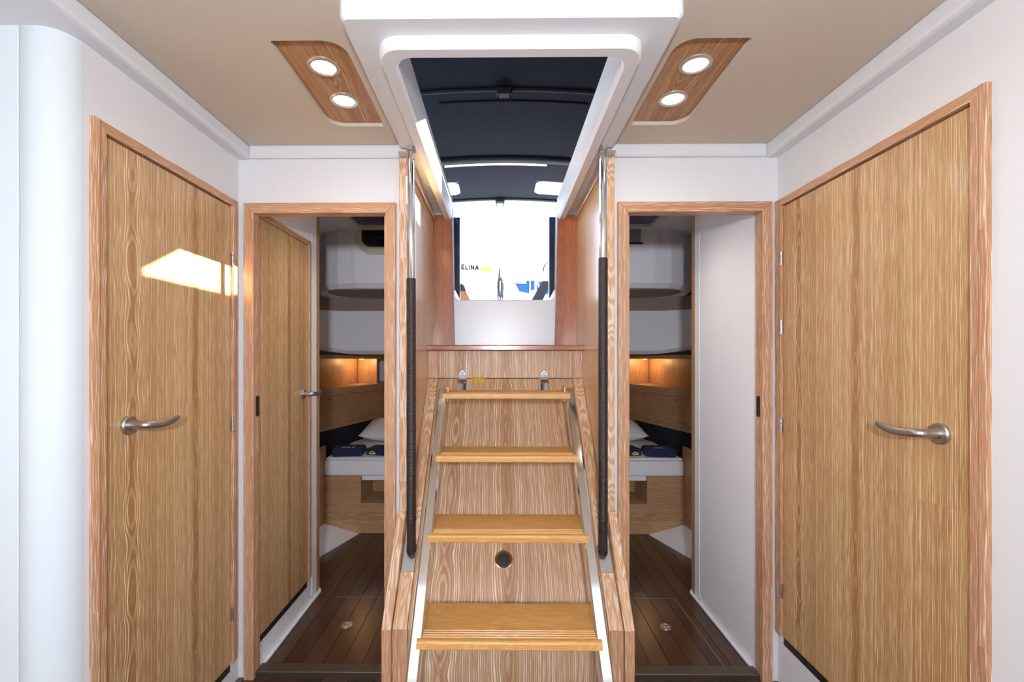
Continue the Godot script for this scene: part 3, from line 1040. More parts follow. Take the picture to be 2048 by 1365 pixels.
func build_engine_cover() -> void:
	var d := (BF - BT).normalized()
	var down := Vector3(0, d.y, -d.x)
	var L := (BF - BT).length()
	var nrm := Vector3.RIGHT.cross(-down).normalized()     # towards the lens and up
	var o := thing("engine_cover", V(0, -1.22, 1.7), "sloping limed oak engine cover behind the ladder with round steel vent", "cover")
	var up := MB.new().grain(Vector3.UP, Vector3.RIGHT, Vector2(0.42, 0.5))
	up.box(V(-0.3285, BT.y + 0.0015, 2.245), V(0.3285, 0.040, 2.275), 0.001)
	part("top_panel", up, M.oak, o)
	for s: float in [-1.0, 1.0]:
		var st := MB.new().grain(Vector3.UP, Vector3.RIGHT, Vector2(0.03 * s, 0.0))
		st.box(V(s * 0.3295, BT.y + 0.0015, 2.245), V(s * 0.3775, 0.040, 2.275), 0.001)
		part("top_stile", st, M.frame, o)
		var sl := MB.new().grain(down, Vector3.RIGHT, Vector2(0.06 + 0.05 * s, 0.2))
		sl.obox(Transform3D(Basis(Vector3.RIGHT, -down, nrm), slope_point(s * 0.3535, L * 0.5, -0.015)), Vector3(0.048, L, 0.03), 0.0015)
		part("stile", sl, M.limed, o)
		var ff := MB.new().grain(Vector3.UP, Vector3.RIGHT, Vector2(0.04 * s, 0.4))
		ff.box(V(s * 0.3295, -1.22, 1.503), V(s * 0.3785, BF.y - 0.004, 1.53), 0.001)
		part("foot_stile", ff, M.frame, o)
	var bd := MB.new().grain(down, Vector3.RIGHT, Vector2(0.42, 0.0))
	bd.obox(Transform3D(Basis(Vector3.RIGHT, -down, nrm), slope_point(0, L * 0.5, -0.017)), Vector3(0.656, L - 0.002, 0.03), 0.001)
	part("board", bd, M.oak, o)
	var ft := MB.new().grain(Vector3.UP, Vector3.RIGHT, Vector2(0.42, 0.7))
	ft.box(V(-0.3285, -1.22, 1.505), V(0.3285, BF.y - 0.004, 1.53), 0.001)
	part("foot_board", ft, M.oak, o)
	# round vent with four screws
	var c := slope_point(-0.012, 0.866, 0.0)
	var vt := MB.new()
	vt.lathe([[0.0335, 0.0], [0.0325, 0.004], [0.030, 0.0055], [0.0225, 0.0055], [0.0215, 0.0035]], c, nrm, 40)
	var vn := part("vent", vt, M.steel, o, "round polished steel vent flange with black rubber centre")
	var vc := MB.new()
	vc.lathe([[0.0213, 0.0005], [0.0213, 0.0035], [0.014, 0.0060], [0.0, 0.0066]], c, nrm, 32, false)
	part("rubber_bung", vc, M.rubber, vn)
	for a in 4:
		var w := PI * 0.25 + a * PI * 0.5
		var sp: Vector3 = c + (Vector3.RIGHT * cos(w) - down * sin(w)) * 0.0268
		var sc := MB.new()
		sc.lathe([[0.0030, 0.0055], [0.0026, 0.0068], [0.0012, 0.0068], [0.0010, 0.0060], [0.0, 0.0060]], sp, nrm, 12)
		part("screw", sc, M.steel, vn)
	# strap hinges
	for s: float in [-1.0, 1.0]:
		var x: float = s * 0.1985 - 0.0095
		var hg := thing("strap_hinge", V(x, BT.y - 0.05, 2.2), "polished steel strap hinge beside the yellow warning label" if s < 0 else "polished steel strap hinge on the plain half of the engine cover", "hinge", "hinges of the engine cover")
		var tp := MB.new()
		var pl := PackedVector2Array([Vector2(-0.0195, 0.004), Vector2(0.0195, 0.004), Vector2(0.0195, 0.020)])
		for i in 9:
			var w := PI * i / 8.0
			pl.append(Vector2(0, 0.022) + Vector2(cos(w), sin(w)) * 0.0195)
		tp.prism(pl, V(x, BT.y, 2.2448), Vector3.RIGHT, Vector3.UP, 0.0025, 0.0006, false)
		part("upper_leaf", tp, M.steel, hg)
		for q in [Vector2(0, 0.033), Vector2(-0.0095, 0.0225), Vector2(0.0095, 0.0225)]:
			var sc := MB.new()
			sc.lathe([[0.0046, 0.0025], [0.0038, 0.0040], [0.0016, 0.0040], [0.0012, 0.0030], [0.0, 0.0030]], V(x + q.x, BT.y + q.y, 2.2448), Vector3.BACK, 14)
			part("screw", sc, M.plate, hg)
		var br := MB.new()
		br.tube([V(x - 0.0195, BT.y, 2.2405), V(x - 0.0067, BT.y, 2.2405)], [0.0042], [], Vector3.UP, 12)
		br.tube([V(x - 0.0060, BT.y, 2.2405), V(x + 0.0060, BT.y, 2.2405)], [0.0042], [], Vector3.UP, 12)
		br.tube([V(x + 0.0067, BT.y, 2.2405), V(x + 0.0195, BT.y, 2.2405)], [0.0042], [], Vector3.UP, 12)
		part("knuckle", br, M.steel, hg)
		var lo := MB.new()
		lo.obox(Transform3D(Basis(Vector3.RIGHT, -down, nrm), slope_point(x, 0.048, 0.0025)), Vector3(0.038, 0.084, 0.0025), 0.0006)
		part("lower_leaf", lo, M.steel, hg)
		for q in [-0.0105, 0.0105]:
			var sc := MB.new()
			sc.lathe([[0.0050, 0.0], [0.0040, 0.0018], [0.0018, 0.0018], [0.0014, 0.0008], [0.0, 0.0008]], slope_point(x + q, 0.030, 0.0036), nrm, 14)
			part("screw", sc, M.plate, hg)
	# warning label
	var ws := MB.new()
	var wx := Transform3D(Basis(Vector3.RIGHT, -down, nrm), slope_point(-0.131, 0.012, 0.0006))
	ws.obox(wx, Vector3(0.066, 0.020, 0.0012))
	var wl := single("warning_label", ws, mat(rgb(238, 200, 20), 0.5), "small yellow warning label with black symbols under the hinge line", "label")
	var ink := MB.new()
	var at := func(x: float, y: float) -> Vector3: return wx * Vector3(x, y, 0.0008)
	var bar := func(a: Vector2, b: Vector2, wd: float) -> void:
		var pp: Vector3 = at.call(a.x, a.y)
		var qq: Vector3 = at.call(b.x, b.y)
		var dirv: Vector3 = (qq - pp).normalized()
		var sd: Vector3 = dirv.cross(nrm).normalized() * wd * 0.5
		ink.quad(pp - sd, qq - sd, qq + sd, pp + sd, nrm)
	bar.call(Vector2(-0.029, -0.006), Vector2(-0.023, 0.006), 0.0016)
	bar.call(Vector2(-0.023, 0.006), Vector2(-0.017, -0.006), 0.0016)
	bar.call(Vector2(-0.029, -0.006), Vector2(-0.017, -0.006), 0.0016)
	bar.call(Vector2(-0.023, 0.001), Vector2(-0.023, -0.003), 0.0016)
	bar.call(Vector2(-0.011, 0.003), Vector2(-0.011, -0.005), 0.0018)
	bar.call(Vector2(-0.011, -0.005), Vector2(0.000, -0.005), 0.0026)
	bar.call(Vector2(0.000, -0.005), Vector2(0.000, 0.003), 0.0018)
	bar.call(Vector2(-0.0055, -0.003), Vector2(-0.0055, 0.002), 0.0014)
	bar.call(Vector2(0.009, 0.007), Vector2(0.009, -0.002), 0.0028)
	bar.call(Vector2(0.009, -0.0045), Vector2(0.009, -0.007), 0.0028)
	bar.call(Vector2(0.020, -0.005), Vector2(0.022, 0.004), 0.0014)
	bar.call(Vector2(0.022, 0.004), Vector2(0.027, 0.004), 0.0014)
	bar.call(Vector2(0.027, 0.004), Vector2(0.029, -0.005), 0.0014)
	bar.call(Vector2(0.019, -0.005), Vector2(0.0225, -0.005), 0.0014)
	bar.call(Vector2(0.0265, -0.005), Vector2(0.030, -0.005), 0.0014)
	part("symbols", ink, M.black, wl)

# ---------------------------------------------------------------- ladder
func build_ladder() -> void:
	var ld := thing("companionway_ladder", V(0, -1.22, 0.9), "stainless steel companionway ladder with four honey coloured wooden treads", "ladder")
	var S := (1.797 - 1.230) / (0.760 - 0.134)
	var nose := func(h: float) -> float: return 1.797 + S * (h + 0.134)
	for s: float in [-1.0, 1.0]:
		var r := MB.new()
		var a := V(s * 0.2525, -0.112, nose.call(-0.112) + 0.020)
		var b := V(s * 0.2525, -1.22, nose.call(-1.22) + 0.020)
		var dirv := (b - a).normalized()
		var front := Vector3.RIGHT.cross(-dirv).normalized()
		r.obox(Transform3D(Basis(Vector3.RIGHT, -dirv, front), (a + b) * 0.5 - front * 0.018), Vector3(0.034, (b - a).length(), 0.036), 0.005)
		part("rail", r, M.steel, ld)
		# thin inner strip that carries the treads
		var q := MB.new()
		q.obox(Transform3D(Basis(Vector3.RIGHT, -dirv, front), (a + b) * 0.5 - front * 0.046 + Vector3(-s * 0.012, 0, 0)), Vector3(0.005, (b - a).length() - 0.02, 0.022), 0.001)
		part("rail_flange", q, M.steel, ld)
	# treads, with cut grooves near the nosing: outline (depth aft of the nosing, height)
	var hs := [-0.134, -0.340, -0.5475, -0.7592, -0.968]
	var T := 0.024
	for i in 5:
		var deep := 0.178 if i < 2 else 0.198
		var pr := PackedVector2Array()
		pr.append(Vector2(deep, -T))
		pr.append(Vector2(deep, -0.001))
		var gx := 0.052
		for k in 4:
			pr.append(Vector2(gx + 0.0035, 0.0))
			pr.append(Vector2(gx + 0.0022, -0.0022))
			pr.append(Vector2(gx - 0.0022, -0.0022))
			pr.append(Vector2(gx - 0.0035, 0.0))
			gx -= 0.0105
		for k in 6:
			var w := 0.5 * PI + 0.5 * PI * k / 5.0
			pr.append(Vector2(0.008, -0.008) + Vector2(cos(w), sin(w)) * 0.008)
		for k in 4:
			var w := PI + 0.5 * PI * k / 3.0
			pr.append(Vector2(0.004, -T + 0.004) + Vector2(cos(w), sin(w)) * 0.004)
		var t := MB.new().grain(Vector3.RIGHT, Vector3.ZERO, Vector2(0.11 * i, 0.23 * i))
		t.prism(pr, V(-0.25, hs[i], nose.call(hs[i])), Vector3(0, 0, -1), Vector3.UP, 0.5)
		part("tread", t, M.tread, ld)
		for s: float in [-1.0, 1.0]:
			var bk := MB.new()
			bk.box(V(s * 0.2425, hs[i] - T - 0.014, nose.call(hs[i]) + 0.06), V(s * 0.2335, hs[i] - T - 0.0005, nose.call(hs[i]) + 0.15), 0.001)
			part("tread_bracket", bk, M.plate, ld)
	# wooden pads behind the rail heads
	for s: float in [-1.0, 1.0]:
		var pd := MB.new().grain(Vector3(0, 0, 1))
		pd.obox(Transform3D(Basis(Vector3.UP, -s * 0.10), V(s * 0.243, -0.124, 1.91)), Vector3(0.012, 0.020, 0.14), 0.001)
		part("head_pad", pd, M.tread, ld)

# ---------------------------------------------------------------- handrails
func build_handrails() -> void:
	for s: float in [-1.0, 1.0]:
		var x: float = s * 0.345
		var D := 1.655
		var foot_h := BT.y + (D - BT.x) * (BF.y - BT.y) / (BF.x - BT.x)
		var hr := thing("handrail_pole", V(x, foot_h, D), "upright steel handrail with a long black leather wrap, sunny side" if s < 0 else "upright steel handrail wrapped in black leather higher up, shaded side", "handrail", "handrail poles of the companionway")
		var wrap_top := 0.289 if s < 0 else 0.361
		var tb := MB.new()
		tb.tube([V(x, wrap_top - 0.02, D), V(x, 0.752, D)], [0.0145], [], Vector3.RIGHT, 28)
		part("tube", tb, M.steel, hr)
		var cl := MB.new()
		cl.lathe([[0.0152, 0.0], [0.0165, 0.001], [0.0165, 0.020], [0.0, 0.020]], V(x, 0.745, D), Vector3.UP, 28)
		part("top_collar", cl, M.steel, hr)
		# leather cord wound round the tube
		var lw := MB.new()
		var pts := []
		var rad := []
		var lo := foot_h + 0.034
		var turns := int((wrap_top - lo) / 0.0052)
		for i in turns * 4 + 1:
			var t := float(i) / (turns * 4)
			pts.append(V(x, lerpf(wrap_top, lo, t), D))
			var f := float(i % 4) / 4.0
			var cut := 0.0011 * absf(sin(PI * f)) if t < 0.9 else 0.0003 * absf(sin(PI * f))
			rad.append(0.0160 + cut)
		lw.tube(pts, rad, [], Vector3.RIGHT, 20)
		part("leather_wrap", lw, M.leather, hr, "black leather cord wrap")
		# mounting plate on the sloping stile
		var d := (BF - BT).normalized()
		var down := Vector3(0, d.y, -d.x)
		var nrm := Vector3.RIGHT.cross(-down).normalized()
		var tt := (BT.x - D) / -d.x
		var mp := MB.new()
		mp.obox(Transform3D(Basis(Vector3.RIGHT, -down, nrm), slope_point(s * 0.3525, tt - 0.004, 0.0016)), Vector3(0.045, 0.098, 0.003), 0.0008)
		part("mounting_plate", mp, M.plate, hr)
		var ec := MB.new()
		var er := []
		for i in 7:
			var w := 0.5 * PI * i / 6.0
			var row := []
			for k in 20:
				var q := TAU * k / 20.0
				row.append(V(x, lo - 0.022 * sin(w) - 0.004, D) + Vector3(cos(q), 0, sin(q)) * maxf(0.0166 * cos(w), 0.0002))
			er.append(row)
		ec.skin(er, true, true)
		part("wrap_end", ec, M.leather, hr)
		var sc := MB.new()
		sc.lathe([[0.0036, 0.0], [0.0030, 0.0014], [0.0014, 0.0014], [0.0010, 0.0004], [0.0, 0.0004]], slope_point(s * 0.3525, tt + 0.036, 0.0031), nrm, 12)
		part("screw", sc, M.plate, hr)

# ---------------------------------------------------------------- light panels and downlights
func build_lights() -> void:
	for s: float in [-1.0, 1.0]:
		var p := MB.new().grain(Vector3(0, 0, 1), Vector3.RIGHT, Vector2(0.60 if s < 0 else 0.18, 0.3))
		var outl := light_outline(s, -0.0008)
		var sw := PackedVector2Array()
		for q in outl:
			sw.append(Vector2(q.y, q.x))
		p.prism(sw, V(0, 0.834, 0), Vector3(0, 0, -1), Vector3.RIGHT, 0.016)
		single("light_panel", p, M.panel_oak, "recessed oak light panel above the door with the sun patch" if s < 0 else "recessed oak light panel above the door with four hinges", "panel", "oak light panels in the deckhead")
		for k in 2:
			var c := V(s * 0.5175, 0.818, 1.281 if k == 0 else 1.449)
			var side := "on the panel above the sun patch door" if s < 0 else "on the panel above the four hinge door"
			var dl := thing("downlight", c, ("lit round downlight %s, farther from the bulkhead" if k == 0 else "lit round downlight %s, closer to the bulkhead") % side, "downlight", "downlights in the deckhead")
			var bz := MB.new()
			bz.lathe([[0.0440, 0.0], [0.0435, 0.0035], [0.0400, 0.0055], [0.0345, 0.0055], [0.0325, 0.0025]], c, Vector3.DOWN, 40)
			part("bezel", bz, M.bezel, dl)
			var ln := MB.new()
			ln.lathe([[0.0326, 0.0020], [0.020, 0.0034], [0.0, 0.0040]], c, Vector3.DOWN, 32)
			part("lens", ln, M.lamp, dl, "glowing frosted lens")
			var sp := SpotLight3D.new()
			sp.name = "downlight_beam"
			dl.add_child(sp)
			sp.position = Vector3(0, -0.008, 0)
			sp.rotation_degrees.x = -90.0
			sp.light_color = rgb(255, 240, 218)
			sp.light_energy = 0.045
			sp.light_size = 0.03
			sp.spot_angle = 80.0
			sp.spot_angle_attenuation = 0.6
			sp.spot_range = 8.0
			sp.spot_attenuation = 2.0
			sp.shadow_enabled = true
			

# ---------------------------------------------------------------- aft cabins
func build_cabin(s: float) -> void:
	var side := "in the wooden-door cabin" if s < 0 else "in the white-panel cabin"
	var P2 := func(a: Array) -> PackedVector2Array:
		var o := PackedVector2Array()
		for q in a:
			o.append(Vector2(s * q[0], q[1]))
		return o
	# shell: outer wall, aft wall, inner wall, ceiling
	var sh := MB.new()
	sh.box(V(s * 1.70, -1.22, 1.78), V(s * 1.74, 0.836, 4.84))
	struct("wall_cabin_outer_left" if s < 0 else "wall_cabin_outer_right", sh, M.liner, "pale outer cabin wall %s" % side, "wall")
	sh = MB.new()
	sh.box(V(s * 0.67, -1.22, 4.80), V(s * 1.70, 0.836, 4.84))
	struct("wall_cabin_aft_left" if s < 0 else "wall_cabin_aft_right", sh, M.liner, "pale aft cabin wall %s" % side, "wall")
	sh = MB.new()
	sh.box(V(s * 0.4045, -1.22, 1.78), V(s * 0.415, 0.79, 2.47))
	sh.prism(PackedVector2Array([Vector2(0.415, 2.46), Vector2(0.445, 2.46), Vector2(0.66, 4.84), Vector2(0.63, 4.84)]), V(0, -1.22, 0), Vector3(s, 0, 0), Vector3(0, 0, -1), s * 2.05)
	struct("wall_cabin_inner_left" if s < 0 else "wall_cabin_inner_right", sh, M.liner, "pale inner cabin wall %s" % side, "wall")
	sh = MB.new()
	sh.box(V(s * 0.4045, -1.26, 1.78), V(s * 1.74, -1.241, 4.84))
	struct("floor_bearer", sh, M.liner_recess, "plain bearer below the sole %s" % side, "floor")
	var cl := MB.new()
	cl.box(V(s * 0.405, 0.832, 1.78), V(s * 1.74, 0.852, 4.84))
	struct("ceiling_cabin_left" if s < 0 else "ceiling_cabin_right", cl, M.liner, "pale moulded ceiling %s" % side, "ceiling")

	# inner side wall running aft from the opening
	var w := MB.new()
	w.box(V(s * 0.975, -1.22, 1.782), V(s * 1.0, 0.832, 2.314))
	var wo := struct("wall_aft_left" if s < 0 else "wall_aft_right", w, M.cabin_white, "white partition with the wooden door inside the cabin opening" if s < 0 else "plain white partition inside the cabin opening", "wall")
	var e := MB.new()
	var er := []
	for hh in [-1.22, 0.832]:
		var row := [V(s * 0.9735, hh, 2.3175), V(s * 0.9735, hh, 2.367), V(s * 1.06, hh, 2.3675)]
		er.append(row)
	e.skin(er, false, false)
	part("end_trim", e, M.cabin_white, wo)
	var bead := MB.new()
	bead.box(V(s * 0.9725, -1.20, 2.312), V(s * 0.979, 0.79, 2.3165), 0.0008)
	part("bead", bead, M.gelcoat, wo)
	var pw := MB.new().grain(Vector3.UP)
	pw.box(V(s * 0.975, -1.22, 2.3690), V(s * 1.249, 0.82, 2.418), 0.006)
	part("wardrobe_edge", pw, M.cabin, wo)
	# skirting that turns the corner
	var sk := MB.new()
	var sp := [V(s * 0.966, -1.214, 1.80), V(s * 0.966, -1.214, 2.37)]
	for i in 7:
		var a := 0.5 * PI * i / 6.0
		sp.append(V(s * (1.006 - 0.04 * cos(a)), -1.214, 2.385 + 0.04 * sin(a)))
	sk.tube(sp, [0.0085], [0.0085], Vector3.UP, 10)
	struct("baseboard_left" if s < 0 else "baseboard_right", sk, M.gelcoat, "thin rounded white skirting below the wooden inner door" if s < 0 else "thin rounded white skirting below the white inner panel", "skirting")

	if s < 0:
		var d := thing("door_5", V(-0.97, -1.22, 2.02), "closed oak door inside the cabin opening with short lever handle", "door", "", "structure")
		var lf := MB.new().grain(Vector3.UP, Vector3(0, 0, -1), Vector2(-1.70, 0.6))
		lf.box(V(-0.9745, -1.088, 1.786), V(-0.966, 0.553, 2.244), 0.001)
		part("leaf", lf, M.door, d)
		var hd := MB.new().grain(Vector3(0, 0, 1))
		hd.prism(PackedVector2Array([Vector2(1.786, 0.555), Vector2(2.246, 0.555), Vector2(2.272, 0.580), Vector2(1.786, 0.580)]), V(-0.975, 0, 0), Vector3(0, 0, -1), Vector3.UP, 0.016, 0.003, false)
		part("frame_head", hd, M.frame, d)
		var jb := MB.new().grain(Vector3.UP)
		jb.prism(PackedVector2Array([Vector2(2.246, -1.086), Vector2(2.272, -1.078), Vector2(2.272, 0.580), Vector2(2.246, 0.555)]), V(-0.975, 0, 0), Vector3(0, 0, -1), Vector3.UP, 0.016, 0.003, false)
		part("frame_jamb", jb, M.frame, d)
		var ks := MB.new()
		ks.box(V(-0.9748, -1.118, 1.786), V(-0.970, -1.089, 2.244))
		part("kick_strip", ks, M.black, d)
		var han := Node3D.new()
		han.name = "handle"
		d.add_child(han)
		lever(han, V(-0.966, -0.168, 2.185), Vector3(1, 0, 0), Vector3(0, 0, -1), M.satin, 0.9)

	# cabin sole, laid fore and aft, with a lift-out hatch and its latch
	var f := thing("floor", V(s * 0.7, -1.22, 2.5), "dark plank cabin sole %s" % side, "floor", "", "structure")
	var i := 0
	var x := 0.415
	while x < 1.25:
		var x1 := minf(x + 0.0795, 1.26)
		for cut in [[1.80, 2.345], [2.347, 3.30]]:
			var q := MB.new().grain(Vector3(0, 0, 1), Vector3(1, 0, 0), Vector2(0.31 * i, 0.17 * i))
			q.box(V(s * (x + 0.0006), -1.24, cut[0]), V(s * (x1 - 0.0006), -1.22, cut[1]), 0.0006)
			part("plank", q, M.planks[(i * 7 + (1 if cut[0] > 2.0 else 0)) % 4], f)
			i += 1
		x += 0.08
	var il := MB.new()
	il.box(V(s * 0.43, -1.2205, 2.3445), V(s * 0.864, -1.2190, 2.3475))
	if s > 0:
		il.box(V(s * 0.861, -1.2205, 1.83), V(s * 0.864, -1.2190, 2.3445))
	part("hatch_joint", il, mat(rgb(150, 120, 90), 0.5), f)
	var lc := V(s * 0.727, -1.22, 2.10)
	var lt := thing("floor_latch", lc, "round chrome lift ring set in the cabin sole %s" % side, "latch", "floor latches")
	var rg := MB.new()
	rg.lathe([[0.027, 0.0], [0.026, 0.002], [0.021, 0.002], [0.020, 0.0005]], lc, Vector3.UP, 28)
	part("flange", rg, M.steel, lt)
	var hb := MB.new()
	hb.box(lc + Vector3(-0.014, 0.0004, -0.004), lc + Vector3(0.014, 0.003, 0.004), 0.0008)
	part("lift_bar", hb, M.steel, lt)
	var dk := MB.new()
	dk.lathe([[0.0205, 0.0003], [0.0, 0.0003]], lc, Vector3.UP, 24)
	part("cup", dk, M.plate, lt)

	# white fairing wedge beside the berth
	var fa := MB.new()
	var A := V(s * 1.005, -1.2195, 3.196)
	var Bp := V(s * 1.200, -1.2195, 2.62)
	var Cp := V(s * 1.248, -1.115, 2.58)
	var Dp := V(s * 1.248, -1.150, 3.196)
	fa.face([A, Bp, Cp, Dp], Vector3(-s, 1, 0))
	fa.face([V(s * 1.248, -1.2195, 2.58), Bp, Cp], Vector3(0, 0, 1))
	fa.face([V(s * 1.248, -1.2195, 3.196), A, Dp], Vector3(0, 0, -1))
	fa.face([V(s * 1.248, -1.2195, 3.196), V(s * 1.248, -1.2195, 2.58), Cp, Dp], Vector3(s, 0, 0))
	fa.face([A, Bp, V(s * 1.248, -1.2195, 2.58), V(s * 1.248, -1.2195, 3.196)], Vector3.DOWN)
	struct("fairing", fa, M.cabin_white, "white sloping hull fairing on the sole at the berth corner %s" % side, "fairing")

	# berth
	var b := thing("berth", V(s * 0.85, -1.22, 3.9), "built-in oak berth front with a dark step recess %s" % side, "bed", "berths")
	var fp := MB.new().grain(Vector3.RIGHT)
	fp.prism(PackedVector2Array([Vector2(0.53, -1.219), Vector2(1.249, -1.219), Vector2(1.249, -0.822), Vector2(0.995, -0.822), Vector2(0.995, -1.008), Vector2(0.53, -1.008)]), V(0, 0, 3.225), Vector3(s, 0, 0), Vector3.UP, s * 0.025, 0.001)
	part("front_panel", fp, M.cabin, b)
	var rc := MB.new().grain(Vector3.RIGHT)
	rc.box(V(s * 0.55, -1.030, 3.2255), V(s * 1.01, -1.010, 3.50))
	rc.box(V(s * 0.57, -1.010, 3.50), V(s * 1.01, -0.850, 3.52))
	rc.box(V(s * 0.996, -1.010, 3.2255), V(s * 1.01, -0.850, 3.50))
	part("step_recess", rc, M.cabin, b)
	var sb := MB.new().grain(Vector3(0, 0, 1))
	sb.box(V(s * 1.250, -1.21, 2.425), V(s * 1.268, -0.612, 3.23), 0.002)
	part("side_board", sb, M.cabin, b)
	if s > 0:
		var lr := MB.new()
		lr.prism(rounded(2.985, -0.745, 3.055, -0.675, [0.012]), V(1.2505, 0, 0), Vector3(0, 0, -1), Vector3.UP, -0.004, 0.001)
		var lro := part("flush_latch", lr, M.steel, b, "square steel flush latch")
		var lri := MB.new()
		lri.prism(rounded(2.997, -0.733, 3.043, -0.687, [0.008]), V(1.2465, 0, 0), Vector3(0, 0, -1), Vector3.UP, -0.001)
		part("latch_cup", lri, M.rubber, lro)
	var mt := thing("mattress", V(s * 0.85, -0.8205, 3.9), "white sheeted mattress on the berth %s" % side, "mattress", "mattresses")
	var low := MB.new()
	low.prism(PackedVector2Array([Vector2(3.198, 0.56), Vector2(3.198, 1.246), Vector2(3.80, 1.246), Vector2(4.60, 1.06), Vector2(4.60, 0.68)]), V(0, -0.8205, 0), Vector3(0, 0, -1), Vector3(s, 0, 0), -s * 0.1140, 0.012)
	part("mattress_body", low, M.sheet, mt)
	var hang := MB.new()
	hang.box(V(s * 0.56, -0.848, 3.2005), V(s * 0.990, -0.8200, 3.212), 0.002)
	part("hanging_sheet", hang, M.sheet, mt)
	var top := MB.new()
	top.prism(PackedVector2Array([Vector2(3.180, 0.57), Vector2(3.190, 1.236), Vector2(3.80, 1.246), Vector2(4.60, 1.06), Vector2(4.60, 0.68)]), V(0, -0.706, 0), Vector3(0, 0, -1), Vector3(s, 0, 0), -s * 0.017, 0.006)
	part("top_sheet", top, M.sheet, mt)
	# pillow
	var pl := MB.new()
	var rows := []
	var pc := V(s * 0.90, -0.60, 3.92)
	for iy in 17:
		var vv := -1.0 + 2.0 * iy / 16.0
		var row := []
		for k in 32:
			var q := TAU * k / 32.0
			var cq := cos(q)
			var sq := sin(q)
			var ex := signf(cq) * pow(absf(cq), 0.45)
			var edge := sqrt(maxf(0.0, 1.0 - pow(absf(vv), 3.0)))
			row.append(pc + Vector3(vv * 0.27 * (1.0 + 0.04 * absf(ex)), sq * 0.085 * edge * (1.0 - 0.35 * ex * ex) + 0.03 * ex, ex * -0.19))
		rows.append(row)
	pl.skin(rows, true, true)
	var po := single("pillow", pl, M.sheet, "soft white pillow lying on the mattress %s" % side, "pillow", "pillows")
	po.position.y = EYE - 0.6885
	# two folded navy towels with printed bands
	for k in 2:
		var tx: float = s * ((1.105 if k == 0 else 0.865))
		var tz := 3.30 if k == 0 else 3.33
		var tb := MB.new()
		var turn := Basis(Vector3.UP, (0.10 if k == 0 else -0.22) * -s)
		var hgt := 0.058 if k == 0 else 0.048
		var xf := Transform3D(turn, V(tx, -0.689 + hgt * 0.5, tz))
		var tr := []
		var prof := rounded(-0.105, -hgt * 0.5, 0.105, hgt * 0.5, [0.006, 0.026, 0.026, 0.006], 6)
		for zz in [-0.075, -0.070, 0.070, 0.075]:
			var row := []
			for q in prof:
				var kx := 0.95 if absf(zz) > 0.072 else 1.0
				row.append(xf * Vector3(q.x * kx * -s, q.y * kx, zz))
			tr.append(row)
		tb.skin(tr, true, false)
		tb.face(tr[0], turn * Vector3(0, 0, -1))
		tb.face(tr[-1], turn * Vector3(0, 0, 1))
		var two := thing("folded_towel", xf.origin - Vector3(0, hgt * 0.5, 0), ("thicker folded navy towel with white lettering on the mattress %s" if k == 0 else "flatter folded navy towel with a yellow ring on the mattress %s") % side, "towel", "folded navy towels")
		part("cloth", tb, M.navy, two)
		if k == 0:
			var tm := TextMesh.new()
			tm.text = "ANGELIN" if s < 0 else "ANGELI"
			tm.font_size = 32
			tm.pixel_size = 0.0007
			tm.depth = 0.0008
			tm.material = M.print_white
			var to := MeshInstance3D.new()
			to.name = "lettering"
			to.mesh = tm
			two.add_child(to)
			to.transform = Transform3D(turn * Basis(Vector3.RIGHT, -1.25), Vector3(0, hgt + 0.001, 0) + turn * Vector3(0.0, 0.0, 0.045))
		else:
			var rgm := MB.new()
			var cc := xf * Vector3(0.055 * s, -hgt * 0.46, 0.0765)
			var arc := []
			for q in 13:
				var aw := PI * (0.12 + 0.76 * q / 12.0)
				arc.append(cc + turn * Vector3(cos(aw) * 0.026, sin(aw) * 0.026 - 0.002, 0.0))
			rgm.tube(arc, [0.0042], [0.0015], turn * Vector3(0, 0, 1), 8)
			part("ring_print", rgm, M.yellow, two)
			var wv := MB.new()
			wv.tube([cc + turn * Vector3(-0.016, 0.006, 0.0005), cc + turn * Vector3(0.0, 0.010, 0.0005), cc + turn * Vector3(0.018, 0.011, 0.0005)], [0.0008, 0.0008, 0.0008], [0.002, 0.005, 0.003], Vector3.UP, 8)
			part("wave_print", wv, M.print_white, two)

	# hull side: dark bolster, oak panel, shelf niche with a reading light
	var h0 := Vector2(1.437, 3.20)
	var h1 := Vector2(1.045, 4.70)
	var hv := Vector3(s * (h1.x - h0.x), 0, -(h1.y - h0.y))
	var hl := hv.length()
	var hx := hv / hl
	var hn := Vector3.UP.cross(hx) * s      # towards the berth or away, fixed below
	if hn.x * s > 0: hn = -hn
	var slab := func(mb: MB, lo: float, hi: float, back: float, thick: float, from := 0.0, to := -1.0) -> MB:
		var t1: float = to if to > 0.0 else hl
		var o := V(s * h0.x, 0, h0.y) - hn * back
		var c: Vector3 = o + hx * (from + t1) * 0.5 + Vector3.UP * ((lo + hi) * 0.5) - hn * thick * 0.5
		return mb.obox(Transform3D(Basis(hx, Vector3.UP, hx.cross(Vector3.UP)), c), Vector3(t1 - from, hi - lo, thick), 0.002)
	var hp := thing("hull_lining", V(s * 1.24, -0.69, 3.95), "oak hull lining with dark padded bolster above the berth %s" % side, "panelling", "oak hull linings")
	part("bolster", slab.call(MB.new(), -0.80, -0.552, 0.0, 0.03), M.upholstery, hp, "dark padded bolster")
	part("panel", slab.call(MB.new().grain(hx), -0.550, -0.291, -0.01, 0.03), M.cabin, hp)
	part("top_rail", slab.call(MB.new().grain(hx), -0.289, -0.229, -0.018, 0.30), M.cabin, hp)
	for kx in [0.35, 0.80]:
		var kb := MB.new()
		var ko: Vector3 = V(s * h0.x, -0.315, h0.y) + hx * kx + hn * 0.0095
		kb.lathe([[0.004, 0.0], [0.004, 0.008], [0.009, 0.012], [0.009, 0.018], [0.0, 0.022]], ko, hn, 16)
		part("knob", kb, M.satin, hp)
